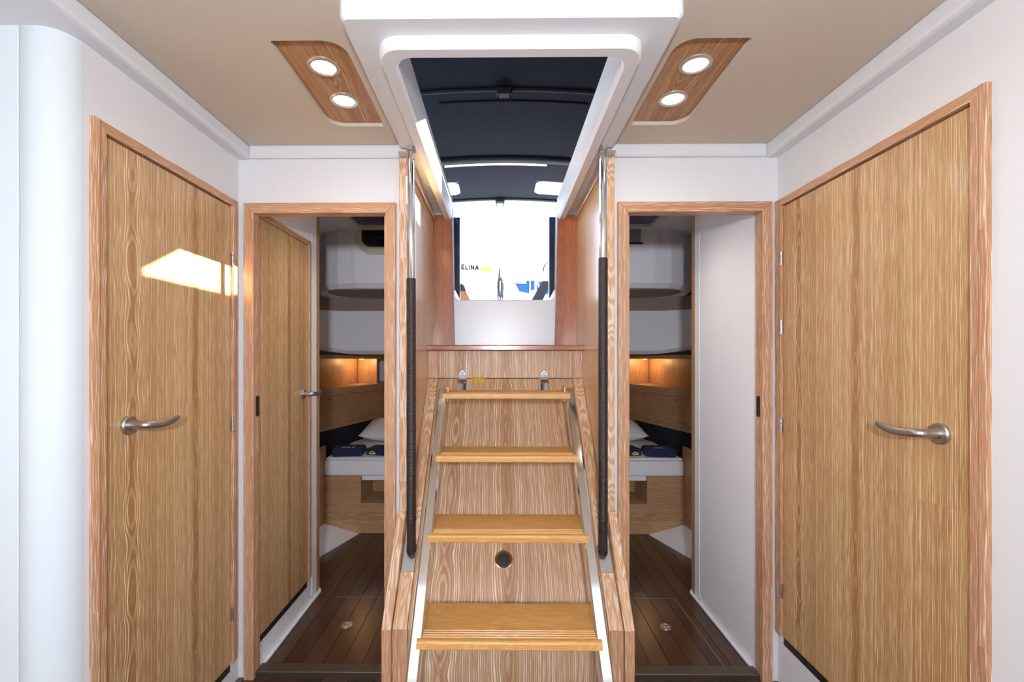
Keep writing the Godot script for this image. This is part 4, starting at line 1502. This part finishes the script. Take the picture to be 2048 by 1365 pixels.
	var nb := thing("shelf_niche", V(s * 1.45, -0.229, 3.8), "warmly lit oak shelf niche in the hull side %s" % side, "shelf", "lit shelf niches")
	part("back_panel", slab.call(MB.new().grain(Vector3.UP), -0.2285, 0.02, 0.22, 0.02, 0.0, 1.12), M.cabin, nb)
	part("end_panel", slab.call(MB.new().grain(Vector3.UP), -0.2285, 0.0, 0.012, 0.20, 1.10, 1.12), M.cabin, nb)
	part("upper_board", slab.call(MB.new().grain(hx), 0.0, 0.03, -0.02, 0.26, 0.0, 1.15), M.cabin, nb)
	var lpos: Vector3 = V(s * h0.x, -0.004, h0.y) + hx * 0.98 - hn * 0.10
	var nl := thing("niche_lamp", lpos, "small warm lamp under the upper board of the niche %s" % side, "lamp", "niche lamps")
	var nm := MB.new()
	nm.lathe([[0.018, 0.0], [0.018, 0.004], [0.0, 0.005]], lpos + Vector3(0, 0.003, 0), Vector3.DOWN, 20)
	part("lamp_lens", nm, M.warm_lamp, nl)
	var ol := OmniLight3D.new()
	ol.name = "niche_light"
	nl.add_child(ol)
	ol.position = Vector3(0, -0.02, 0)
	ol.light_color = rgb(255, 206, 140)
	ol.light_energy = 0.035
	ol.light_size = 0.015
	ol.omni_range = 6.0
	ol.omni_attenuation = 2.0
	ol.shadow_enabled = true

	# moulded liner above: lower fascia with a facet, and the overhanging locker
	var lf2 := MB.new()
	lf2.face([V(s * 0.46, 0.066, 3.50), V(s * 1.185, 0.061, 3.50), V(s * 1.185, 0.46, 3.50), V(s * 0.46, 0.46, 3.50)], Vector3(0, 0, 1))
	lf2.face([V(s * 1.185, 0.061, 3.50), V(s * 1.50, 0.125, 3.22), V(s * 1.50, 0.46, 3.22), V(s * 1.185, 0.46, 3.50)], Vector3(-s, 0, 1))
	lf2.face([V(s * 0.46, 0.066, 3.50), V(s * 1.185, 0.061, 3.50), V(s * 1.185, 0.036, 3.53), V(s * 0.46, 0.040, 3.53)], Vector3(0, -1, 1))
	lf2.face([V(s * 1.185, 0.061, 3.50), V(s * 1.50, 0.125, 3.22), V(s * 1.52, 0.095, 3.25), V(s * 1.185, 0.036, 3.53)], Vector3(0, -1, 1))
	lf2.face([V(s * 0.46, 0.040, 3.53), V(s * 1.185, 0.036, 3.53), V(s * 1.185, 0.036, 4.79), V(s * 0.46, 0.040, 4.79)], Vector3.DOWN)
	lf2.face([V(s * 1.185, 0.036, 3.53), V(s * 1.52, 0.095, 3.25), V(s * 1.69, 0.095, 3.25), V(s * 1.69, 0.06, 4.79), V(s * 1.185, 0.036, 4.79)], Vector3.DOWN)
	var band := MB.new()  # plain brown strip laid over the top of the fascia
	band.face([V(s * 0.46, 0.368, 3.495), V(s * 1.183, 0.364, 3.495), V(s * 1.183, 0.4575, 3.495), V(s * 0.46, 0.4575, 3.495)], Vector3(0, 0, 1))
	band.face([V(s * 1.183, 0.364, 3.495), V(s * 1.497, 0.352, 3.216), V(s * 1.497, 0.4575, 3.216), V(s * 1.183, 0.4575, 3.495)], Vector3(-s, 0, 1))
	struct("trim_7" if s < 0 else "trim_8", band, M.liner_recess, "brown band under the overhead locker %s" % side, "trim")
	struct("liner_fascia", lf2, M.liner, "white faceted liner fascia over the lit niche %s" % side, "liner")
	var lk := thing("overhead_locker", V(s * 0.95, 0.455, 3.2), "white moulded overhead locker with recessed underside %s" % side, "locker", "overhead lockers")
	var lb := MB.new()
	var lpoly := PackedVector2Array([Vector2(3.56, 0.44), Vector2(2.96, 0.44)])
	lpoly.append_array([Vector2(2.955, 0.96), Vector2(2.975, 1.08), Vector2(3.03, 1.18), Vector2(3.12, 1.26), Vector2(3.26, 1.33), Vector2(3.56, 1.38)])
	lb.prism(lpoly, V(0, 0.831, 0), Vector3(0, 0, -1), Vector3(s, 0, 0), s * 0.373, 0.03, false)
	part("locker_body", lb, M.liner, lk)
	var rp := MB.new()
	var rpoly := PackedVector2Array()
	for q in rounded(3.005, 0.44, 3.42, 1.21, [0.02, 0.02, 0.18, 0.18], 10):
		rpoly.append(q)
	rp.prism(rpoly, V(0, 0.4585, 0), Vector3(0, 0, -1), Vector3(s, 0, 0), s * 0.006, 0.003, false)
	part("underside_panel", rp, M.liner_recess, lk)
	var fl := MB.new()
	fl.tube([V(s * 0.992, 0.80, 2.957), V(s * 0.978, 0.68, 2.955), V(s * 0.970, 0.60, 2.957)], [0.009, 0.008, 0.002], [0.006], Vector3.RIGHT, 10)
	part("moulded_ridge", fl, M.liner, lk)

	# added fill lamp, hidden above the doorway, to brighten the dim cabin
	var cp := V(s * 0.60, 0.832, 2.10)
	var cd := thing("cabin_fill_lamp", cp, "small added ceiling fill lamp just inside the doorway %s" % side, "downlight", "added cabin fill lamps")
	var cb := MB.new()
	cb.lathe([[0.040, 0.0], [0.039, 0.004], [0.030, 0.005], [0.029, 0.002]], cp, Vector3.DOWN, 28)
	part("bezel", cb, M.bezel, cd)
	var ce := MB.new()
	ce.lathe([[0.029, 0.002], [0.0, 0.003]], cp, Vector3.DOWN, 24)
	part("lens", ce, M.lamp, cd)
	var cs := SpotLight3D.new()
	cs.name = "cabin_fill_beam"
	cd.add_child(cs)
	cs.position = Vector3(0, -0.008, 0)
	cs.rotation_degrees.x = -90.0
	cs.light_color = rgb(255, 246, 236)
	cs.light_energy = 0.55
	cs.light_size = 0.03
	cs.spot_angle = 60.0
	cs.spot_angle_attenuation = 1.0
	cs.spot_range = 8.0
	cs.spot_attenuation = 2.0
	cs.shadow_enabled = true

	# overhead hatch
	var hh := thing("deck_hatch", V(s * 0.66, 0.815, 2.72), "cream framed overhead hatch in the ceiling %s" % side, "hatch", "cabin deck hatches")
	var fr := MB.new()
	var oo := rounded(0.43, 2.40, 0.93, 2.86, [0.05])
	var ii := rounded(0.47, 2.44, 0.89, 2.82, [0.035])
	var l0 := []
	var l1 := []
	var l2 := []
	var l3 := []
	for k in oo.size():
		l0.append(V(s * oo[k].x, 0.8315, oo[k].y))
		l1.append(V(s * oo[k].x, 0.805, oo[k].y))
		l2.append(V(s * ii[k].x, 0.805, ii[k].y))
		l3.append(V(s * ii[k].x, 0.8315, ii[k].y))
	fr.skin([l0, l1, l2, l3], true, false)
	part("hatch_frame", fr, M.cream, hh)
	var hp2 := MB.new()
	hp2.prism(PackedVector2Array(Array(ii).map(func(q): return Vector2(q.y, q.x))), V(0, 0.829, 0), Vector3(0, 0, -1), Vector3(s, 0, 0), s * 0.006)
	part("hatch_pane", hp2, M.hatch_glass, hh)

	if s < 0:
		var wn := thing("portlight", V(-0.70, 0.67, 2.93), "cream framed portlight with dark glass on the locker face", "porthole")
		var o2 := rounded(0.46, 0.672, 0.945, 0.90, [0.02, 0.09, 0.02, 0.02], 8)
		var i2 := rounded(0.48, 0.712, 0.915, 0.88, [0.02, 0.06, 0.02, 0.02], 8)
		var a0 := []
		var a1 := []
		var a2 := []
		var a3 := []
		for k in o2.size():
			var ho := minf(o2[k].y, 0.829)
			var hi := minf(i2[k].y, 0.826)
			a0.append(V(-o2[k].x, ho, 2.954))
			a1.append(V(-o2[k].x, ho, 2.940))
			a2.append(V(-i2[k].x, hi, 2.944))
			a3.append(V(-i2[k].x, hi + 0.012, 2.953))
		var wf := MB.new()
		wf.skin([a0, a1, a2, a3], true, false)
		part("port_frame", wf, M.cream, wn)
		var gp := PackedVector2Array()
		for k in i2.size():
			gp.append(Vector2(-i2[k].x, minf(i2[k].y, 0.826)))
		var gm := MB.new()
		gm.prism(gp, V(0, 0.008, 2.9535), Vector3.RIGHT, Vector3.UP, 0.003)
		part("port_glass", gm, M.dark_glass, wn)
	else:
		var bl := thing("roller_blind", V(0.66, 0.74, 2.90), "grey blue roller blind hanging below the deck hatch", "blind")
		var bs := MB.new()
		bs.obox(Transform3D(Basis(Vector3.RIGHT, 0.25), V(0.667, 0.786, 2.925)), Vector3(0.40, 0.098, 0.003), 0.0005)
		part("blind_cloth", bs, M.shade, bl)
		var br := MB.new()
		br.tube([V(0.45, 0.736, 2.936), V(0.885, 0.736, 2.936)], [0.0055], [], Vector3.UP, 12)
		part("blind_rod", br, M.rubber, bl)

# ---------------------------------------------------------------- sprayhood over the companionway
func hood_h(x: float, d: float) -> float:
	return 1.60 - 0.08 * x * x - 0.012 * pow(maxf(d - 3.4, 0.0), 2.0)

func build_sprayhood() -> void:
	var sh := thing("sprayhood", V(0, 0.868, 2.6), "dark grey canvas sprayhood stretched over the open companionway", "canopy")
	# roof in three cloth panels with clear windows in the aft one
	var cuts := [1.61, 2.72, 3.66, 4.56]
	for p in 3:
		var mb := MB.new()
		var d0: float = cuts[p] + 0.004
		var d1: float = cuts[p + 1] - 0.004
		var rows := []
		for i in 7:
			var d := lerpf(d0, d1, i / 6.0)
			var row := []
			for j in 41:
				var x := -1.0 + 2.0 * j / 40.0
				row.append(V(x, hood_h(x, d), d))
			rows.append(row)
		if p < 2:
			mb.skin(rows, false, true)
		else:
			# leave the two window openings free
			for i in 6:
				for j in 40:
					var xm := -1.0 + 2.0 * (j + 0.5) / 40.0
					var w := (xm > 0.3 or xm < -0.4) and absf(xm) < 0.9 and i >= 3 and i <= 4
					if not w:
						var n0 := Vector3(0.16 * xm, 1, 0).normalized()
						mb.quad(rows[i][j], rows[i][j + 1], rows[i + 1][j + 1], rows[i + 1][j], n0)
		part("canvas_panel", mb, M.canvas, sh)
	for s: float in [-1.0, 1.0]:
		var wi := 0.3 if s > 0 else 0.4
		var wd := MB.new()
		var rows := []
		for i in 3:
			var d := lerpf(lerpf(3.664, 4.556, 3.0 / 6.0), lerpf(3.664, 4.556, 5.0 / 6.0), i / 2.0)
			var row := []
			for j in 12:
				var x: float = s * lerpf(wi, 0.9, j / 11.0)
				row.append(V(x, hood_h(x, d) + 0.002, d))
			rows.append(row)
		wd.skin(rows, false, true)
		part("clear_window", wd, M.clear, sh, "clear vinyl window in the canvas")
		# canvas fillets that round the window corners
		for e in 2:
			var fl := MB.new()
			var dc: float = lerpf(3.664, 4.556, (3.0 if e == 0 else 5.0) / 6.0)
			var sg := 1.0 if e == 0 else -1.0
			var c := Vector2(s * wi, dc)
			var pts := []
			for k in 9:
				var w := 0.5 * PI * k / 8.0
				pts.append(Vector2(s * (wi + 0.07 * (1.0 - cos(w))), dc + sg * 0.07 * (1.0 - sin(w))))
			for k in 8:
				var q0: Vector2 = pts[k]
				var q1: Vector2 = pts[k + 1]
				fl.face([V(c.x, hood_h(c.x, c.y) - 0.001, c.y), V(q0.x, hood_h(q0.x, q0.y) - 0.001, q0.y), V(q1.x, hood_h(q1.x, q1.y) - 0.001, q1.y)], Vector3.DOWN)
			part("window_corner", fl, M.canvas, sh)
	# hoops in their sleeves, zip and light tape: arched tubes across the roof
	var arch := func(d: float, r: float, flat: float, x0: float, x1: float, drop: float) -> MB:
		var pts := []
		for j in 25:
			var x := lerpf(x0, x1, j / 24.0)
			pts.append(V(x, hood_h(x, d) - drop, d))
		return MB.new().tube(pts, [r], [flat], Vector3.UP, 10)
	part("hoop", arch.call(2.72, 0.012, 0.010, -1.0, 1.0, 0.008), M.canvas_dark, sh)
	part("hoop", arch.call(3.66, 0.042, 0.022, -1.0, 1.0, 0.012), M.canvas_dark, sh)
	part("hoop", arch.call(4.54, 0.020, 0.014, -1.0, 1.0, 0.008), M.canvas_dark, sh)
	part("zip", arch.call(2.855, 0.014, 0.004, -0.40, 0.52, 0.004), M.zip, sh)
	part("reflective_tape", arch.call(3.695, 0.022, 0.004, -0.47, 0.35, 0.034), M.led_tape, sh, "silvery reflective tape on the hoop sleeve")
	for d in [2.72, 4.54]:
		var bk := MB.new()
		var bx := -0.025 if d > 3.0 else 0.0
		bk.box(V(bx - 0.045, hood_h(0, d) - 0.045, d - 0.03), V(bx + 0.045, hood_h(0, d) - 0.004, d + 0.03), 0.008)
		for q in [-0.035, 0.035]:
			bk.box(V(bx + q - 0.004, hood_h(0, d) - 0.085, d - 0.004), V(bx + q + 0.004, hood_h(0, d) - 0.04, d + 0.004))
		part("buckle", bk, M.canvas_dark, sh)
	# unseen front screen and side curtains, shaped to cut the sunlight falling indoors
	var fs := MB.new()
	var fr := []
	for i in 2:
		var row := []
		for j in 21:
			var x := -1.0 + 2.0 * j / 20.0
			row.append(V(x, hood_h(x, 1.61) if i == 0 else 0.870, 1.614 if i == 0 else 0.52))
		fr.append(row)
	fs.skin(fr, false, true)
	part("sun_cut_screen", fs, M.canvas, sh)
	for s: float in [1.0]:
		var sc := MB.new()
		sc.face([V(s * 1.002, hood_h(1.0, 2.05), 2.05), V(s * 1.002, hood_h(1.0, 4.5), 4.50), V(s * 1.05, 0.866, 3.9), V(s * 1.05, 0.866, 2.05)], Vector3(s, 0, 0))
		part("side_curtain", sc, M.canvas, sh)
		var lw := MB.new()
		lw.face([V(s * 1.002, 1.335, 1.24), V(s * 1.002, 1.335, 2.05), V(s * 1.05, 0.866, 2.05), V(s * 1.05, 0.866, 0.60)], Vector3(s, 0, 0))
		part("sun_cut_curtain", lw, M.canvas, sh)

# ---------------------------------------------------------------- cockpit seen through the entrance
func build_cockpit() -> void:
	var f := MB.new()
	f.prism(PackedVector2Array([Vector2(-0.41, 2.61), Vector2(0.41, 2.61), Vector2(0.62, 4.85), Vector2(2.04, 4.86), Vector2(2.04, 6.99), Vector2(-2.04, 6.99), Vector2(-2.04, 4.86), Vector2(-0.62, 4.85)]), V(0, -0.14, 0), Vector3.RIGHT, Vector3(0, 0, -1), 0.04)
	struct("cockpit_floor", f, M.hull, "white cockpit sole beyond the companionway entrance", "deck")
	var hull := MB.new()
	hull.box(V(-2.1, -2.0, 1.8), V(-2.05, -0.1, 7.05))
	hull.box(V(2.05, -2.0, 1.8), V(2.1, -0.1, 7.05))
	hull.box(V(-2.1, -2.0, 7.0), V(2.1, -0.1, 7.05))
	struct("wall_hull", hull, M.hull, "white topsides of this yacht around the cockpit", "hull")
	# helm seat with a slanted grey backrest
	var hs := thing("helm_seat", V(0.42, -0.10, 4.5), "helm seat with slanted grey backrest and curved steel rail", "seat")
	var bk := MB.new()
	bk.prism(PackedVector2Array([Vector2(0.27, 0.55), Vector2(0.385, 0.755), Vector2(0.445, 0.755), Vector2(0.455, 0.70), Vector2(0.38, 0.55)]), V(0, 0, 4.58), Vector3.RIGHT, Vector3.UP, 0.12, 0.012)
	part("backrest", bk, M.grey_pad, hs)
	var pd := MB.new()
	pd.box(V(0.24, 0.10, 4.2), V(0.62, 0.18, 4.62), 0.02)
	part("seat_pad", pd, M.grey_pad, hs)
	var ps := MB.new()
	ps.tube([V(0.43, -0.10, 4.42), V(0.43, 0.10, 4.42)], [0.04], [], Vector3.RIGHT)
	part("pedestal", ps, M.gelcoat, hs)
	var rl := MB.new()
	rl.tube([V(0.36, 0.16, 4.60), V(0.38, 0.56, 4.60), V(0.425, 0.70, 4.62), V(0.43, 0.80, 4.62), V(0.405, 0.86, 4.62), V(0.42, 0.93, 4.62), V(0.46, 0.97, 4.62), V(0.52, 0.97, 4.62)], [0.010], [], Vector3(0, 0, 1), 10)
	part("rail", rl, M.steel, hs)
	# teak post with a black cap
	var tp := thing("teak_backrest", V(-0.36, -0.10, 4.5), "leaning teak backrest with a black cap in the cockpit", "backrest")
	var tb := MB.new()
	tb.prism(PackedVector2Array([Vector2(-0.30, -0.10), Vector2(-0.30, 0.55), Vector2(-0.355, 0.665), Vector2(-0.42, 0.665), Vector2(-0.42, -0.10)]), V(0, 0, 4.56), Vector3.RIGHT, Vector3.UP, 0.06, 0.004)
	part("board", tb, M.teak, tp)
	var tc := MB.new()
	tc.prism(PackedVector2Array([Vector2(-0.355, 0.665), Vector2(-0.370, 0.715), Vector2(-0.395, 0.735), Vector2(-0.43, 0.735), Vector2(-0.43, 0.665)]), V(0, 0, 4.565), Vector3.RIGHT, Vector3.UP, 0.07, 0.006)
	part("cap", tc, M.rubber, tp)
	# backstay with a coiled line hanging from it
	var bs := MB.new()
	bs.tube([V(-0.035, -0.10, 6.2), V(-0.035, 5.0, 6.4)], [0.004], [], Vector3.RIGHT, 8)
	single("backstay", bs, M.plate, "thin steel backstay rising from the cockpit", "stay")
	var coil := thing("rope_coil", V(-0.03, 0.75, 6.15), "grey rope hung in a long coil on the backstay", "rope")
	var rng := RandomNumberGenerator.new()
	rng.seed = 7
	for k in 6:
		var pts := []
		var wd := rng.randf_range(0.018, 0.05)
		var lo := rng.randf_range(0.72, 0.86)
		var z0 := 6.15 + rng.randf_range(-0.03, 0.03)
		var sway := rng.randf_range(-0.02, 0.02)
		for j in 25:
			var w := TAU * j / 24.0
			var yy := lerpf(lo, 1.08, 0.5 + 0.5 * cos(w))
			pts.append(V(-0.02 + sin(w) * wd + sway * (1.1 - yy) * 3.0 + rng.randf_range(-0.004, 0.004), yy, z0))
		part("rope_loop", MB.new().tube(pts, [0.008], [], Vector3(0, 0, 1), 7, false), M.rope, coil)
	var kn := MB.new()
	kn.tube([V(-0.03, 1.06, 6.15), V(-0.03, 1.16, 6.16), V(-0.035, 1.24, 6.25)], [0.02, 0.014, 0.006], [], Vector3.RIGHT, 10)
	part("hitch", kn, M.rope, coil)

# ---------------------------------------------------------------- neighbouring boats
func build_marina() -> void:
	var sea := MB.new()
	sea.box(V(-200, -1.75, -120), V(200, -1.65, 400))
	var so := struct("water", sea, M.sea, "harbour water around the boats", "water")
	# sailing yacht alongside: hull, coachroof, mast and boom with a stowed sail cover
	var y := thing("sailing_yacht", V(-3.0, -1.65, 11.5), "white sailing yacht with a lettered sail cover on its boom", "boat")
	var hb := MB.new()
	var rows := []
	for i in 13:
		var t := i / 12.0
		var d := 11.6
		var xx := lerpf(-9.0, 1.6, t)
		var half := 1.6 * sqrt(sin(PI * clampf(0.12 + 0.80 * (1.0 - t) + 0.08, 0.05, 0.97))) * (1.0 if t < 0.9 else 0.9)
		rows.append([V(xx, 0.25, d - half), V(xx, -0.6, d - half * 0.95), V(xx, -1.66, d - half * 0.55), V(xx, -1.66, d + half * 0.55), V(xx, -0.6, d + half * 0.95), V(xx, 0.25, d + half)])
	hb.skin(rows, true, false)
	hb.face(rows[0], Vector3(-1, 0, 0))
	hb.face(rows[-1], Vector3(1, 0, 0))
	part("hull", hb, M.hull, y)
	var cr := MB.new()
	cr.box(V(-7.0, 0.25, 10.7), V(-1.2, 0.70, 12.5), 0.08)
	part("coachroof", cr, M.hull, y)
	var ma := MB.new()
	ma.tube([V(-4.2, 0.6, 11.5), V(-4.2, 12.0, 11.5)], [0.08], [], Vector3.RIGHT, 12)
	part("mast", ma, M.plate, y)
	var bo := MB.new()
	bo.tube([V(-4.1, 2.12, 11.4), V(0.62, 1.92, 11.4)], [0.06], [], Vector3.UP, 12)
	part("boom", bo, M.plate, y)
	var sc := MB.new()
	sc.prism(PackedVector2Array([Vector2(-4.0, 2.14), Vector2(0.55, 1.97), Vector2(0.60, 2.14), Vector2(0.35, 2.20), Vector2(-1.2, 2.30), Vector2(-4.0, 2.75)]), V(0, 0, 11.47), Vector3.RIGHT, Vector3.UP, 0.14, 0.03)
	part("sail_cover", sc, M.hull, y)
	var ys := MB.new()
	ys.prism(PackedVector2Array([Vector2(-0.52, 2.17), Vector2(-0.21, 2.15), Vector2(-0.21, 2.25), Vector2(-0.52, 2.28)]), V(0, 0, 11.329), Vector3.RIGHT, Vector3.UP, 0.004)
	part("cover_stripe", ys, M.boat_yellow, y, "pale yellow stripe on the sail cover")
	# lettering on the cover, cut from thick strokes: (x, y) in a cell 1 high
	var glyphs := [
		[[0.0, 0.0, 0.0, 1.0], [0.0, 0.0, 0.55, 0.0], [0.0, 0.5, 0.48, 0.5], [0.0, 1.0, 0.55, 1.0]],
		[[0.0, 0.0, 0.0, 1.0], [0.0, 0.0, 0.52, 0.0]],
		[[0.0, 0.0, 0.0, 1.0]],
		[[0.0, 0.0, 0.0, 1.0], [0.0, 1.0, 0.62, 0.0], [0.62, 0.0, 0.62, 1.0]],
		[[0.0, 0.0, 0.34, 1.0], [0.34, 1.0, 0.68, 0.0], [0.14, 0.34, 0.54, 0.34]]]
	var gx := -0.965
	for gi in 5:
		var gm := MB.new()
		var wide := 0.0
		for k in glyphs[gi]:
			var p0 := Vector2(gx + k[0] * 0.10, 2.215 + k[1] * 0.10 - (gx + 0.965) * 0.05)
			var p1 := Vector2(gx + k[2] * 0.10, 2.215 + k[3] * 0.10 - (gx + 0.965) * 0.05)
			var mid := (p0 + p1) * 0.5
			var dirv := (p1 - p0).normalized()
			gm.obox(Transform3D(Basis(Vector3(dirv.x, dirv.y, 0), Vector3(-dirv.y, dirv.x, 0), Vector3(0, 0, 1)), V(mid.x, mid.y, 11.326)), Vector3((p1 - p0).length() + 0.02, 0.026, 0.006))
			wide = maxf(wide, maxf(k[0], k[2]))
		part("letter", gm, M.print_blue, y)
		gx += wide * 0.10 + 0.042
	for q in [[-0.55, 2.15, -1.5, 0.6], [-0.35, 2.15, -0.5, 0.4]]:
		var ln := MB.new()
		ln.tube([V(q[0], q[1], 11.4), V(q[2], q[3], 11.4)], [0.006], [], Vector3(0, 0, 1), 6)
		part("line", ln, M.plate, y)
	# motor cruiser behind, with tinted blue windows
	var m := thing("motor_cruiser", V(1.6, -1.65, 17.0), "white motor cruiser with tinted blue windows", "boat")
	var mh := MB.new()
	mh.prism(PackedVector2Array([Vector2(0.1, 1.95), Vector2(-0.4, 0.9), Vector2(-0.2, -1.66), Vector2(7.5, -1.66), Vector2(7.8, 1.95)]), V(0, 0, 19.0), Vector3.RIGHT, Vector3.UP, 3.0, 0.1)
	part("hull", mh, M.hull, m)
	var mc := MB.new()
	mc.prism(PackedVector2Array([Vector2(0.15, 1.95), Vector2(0.35, 2.60), Vector2(0.9, 2.95), Vector2(4.6, 3.05), Vector2(5.2, 1.95)]), V(0, 0, 18.6), Vector3.RIGHT, Vector3.UP, 2.2, 0.06)
	part("superstructure", mc, M.hull, m)
	var wins := [
		[Vector2(0.50, 2.72), Vector2(1.02, 2.78), Vector2(1.02, 2.32), Vector2(0.66, 2.40)],
		[Vector2(1.07, 2.78), Vector2(1.20, 2.78), Vector2(1.20, 2.46), Vector2(1.07, 2.44)],
		[Vector2(1.28, 2.72), Vector2(1.42, 2.28), Vector2(1.28, 2.28)],
		[Vector2(1.34, 2.74), Vector2(1.85, 2.74), Vector2(1.85, 2.28), Vector2(1.48, 2.30)]]
	for w in wins:
		var wm := MB.new()
		wm.prism(PackedVector2Array(w), V(0, 0, 16.395), Vector3.RIGHT, Vector3.UP, 0.02)
		part("window", wm, M.blue_glass, m)
	var rd := MB.new()
	rd.box(V(0.85, 3.62, 17.0), V(1.12, 3.66, 17.2), 0.01)
	rd.box(V(0.97, 3.0, 17.05), V(1.0, 3.62, 17.1))
	part("radar_bar", rd, M.plate, m)
	var bw := MB.new()
	bw.tube([V(0.5, 2.32, 15.95), V(0.75, 2.12, 15.95), V(1.1, 2.05, 15.95), V(1.3, 2.12, 15.95)], [0.02], [], Vector3(0, 0, 1), 8)
	part("pushpit_rail", bw, M.hull, m)
	# quay with a pale building front far behind
	var q := MB.new()
	q.box(V(-60, -1.66, 40), V(60, -0.4, 60))
	struct("pavement", q, M.hull, "pale stone quay across the harbour", "quay")
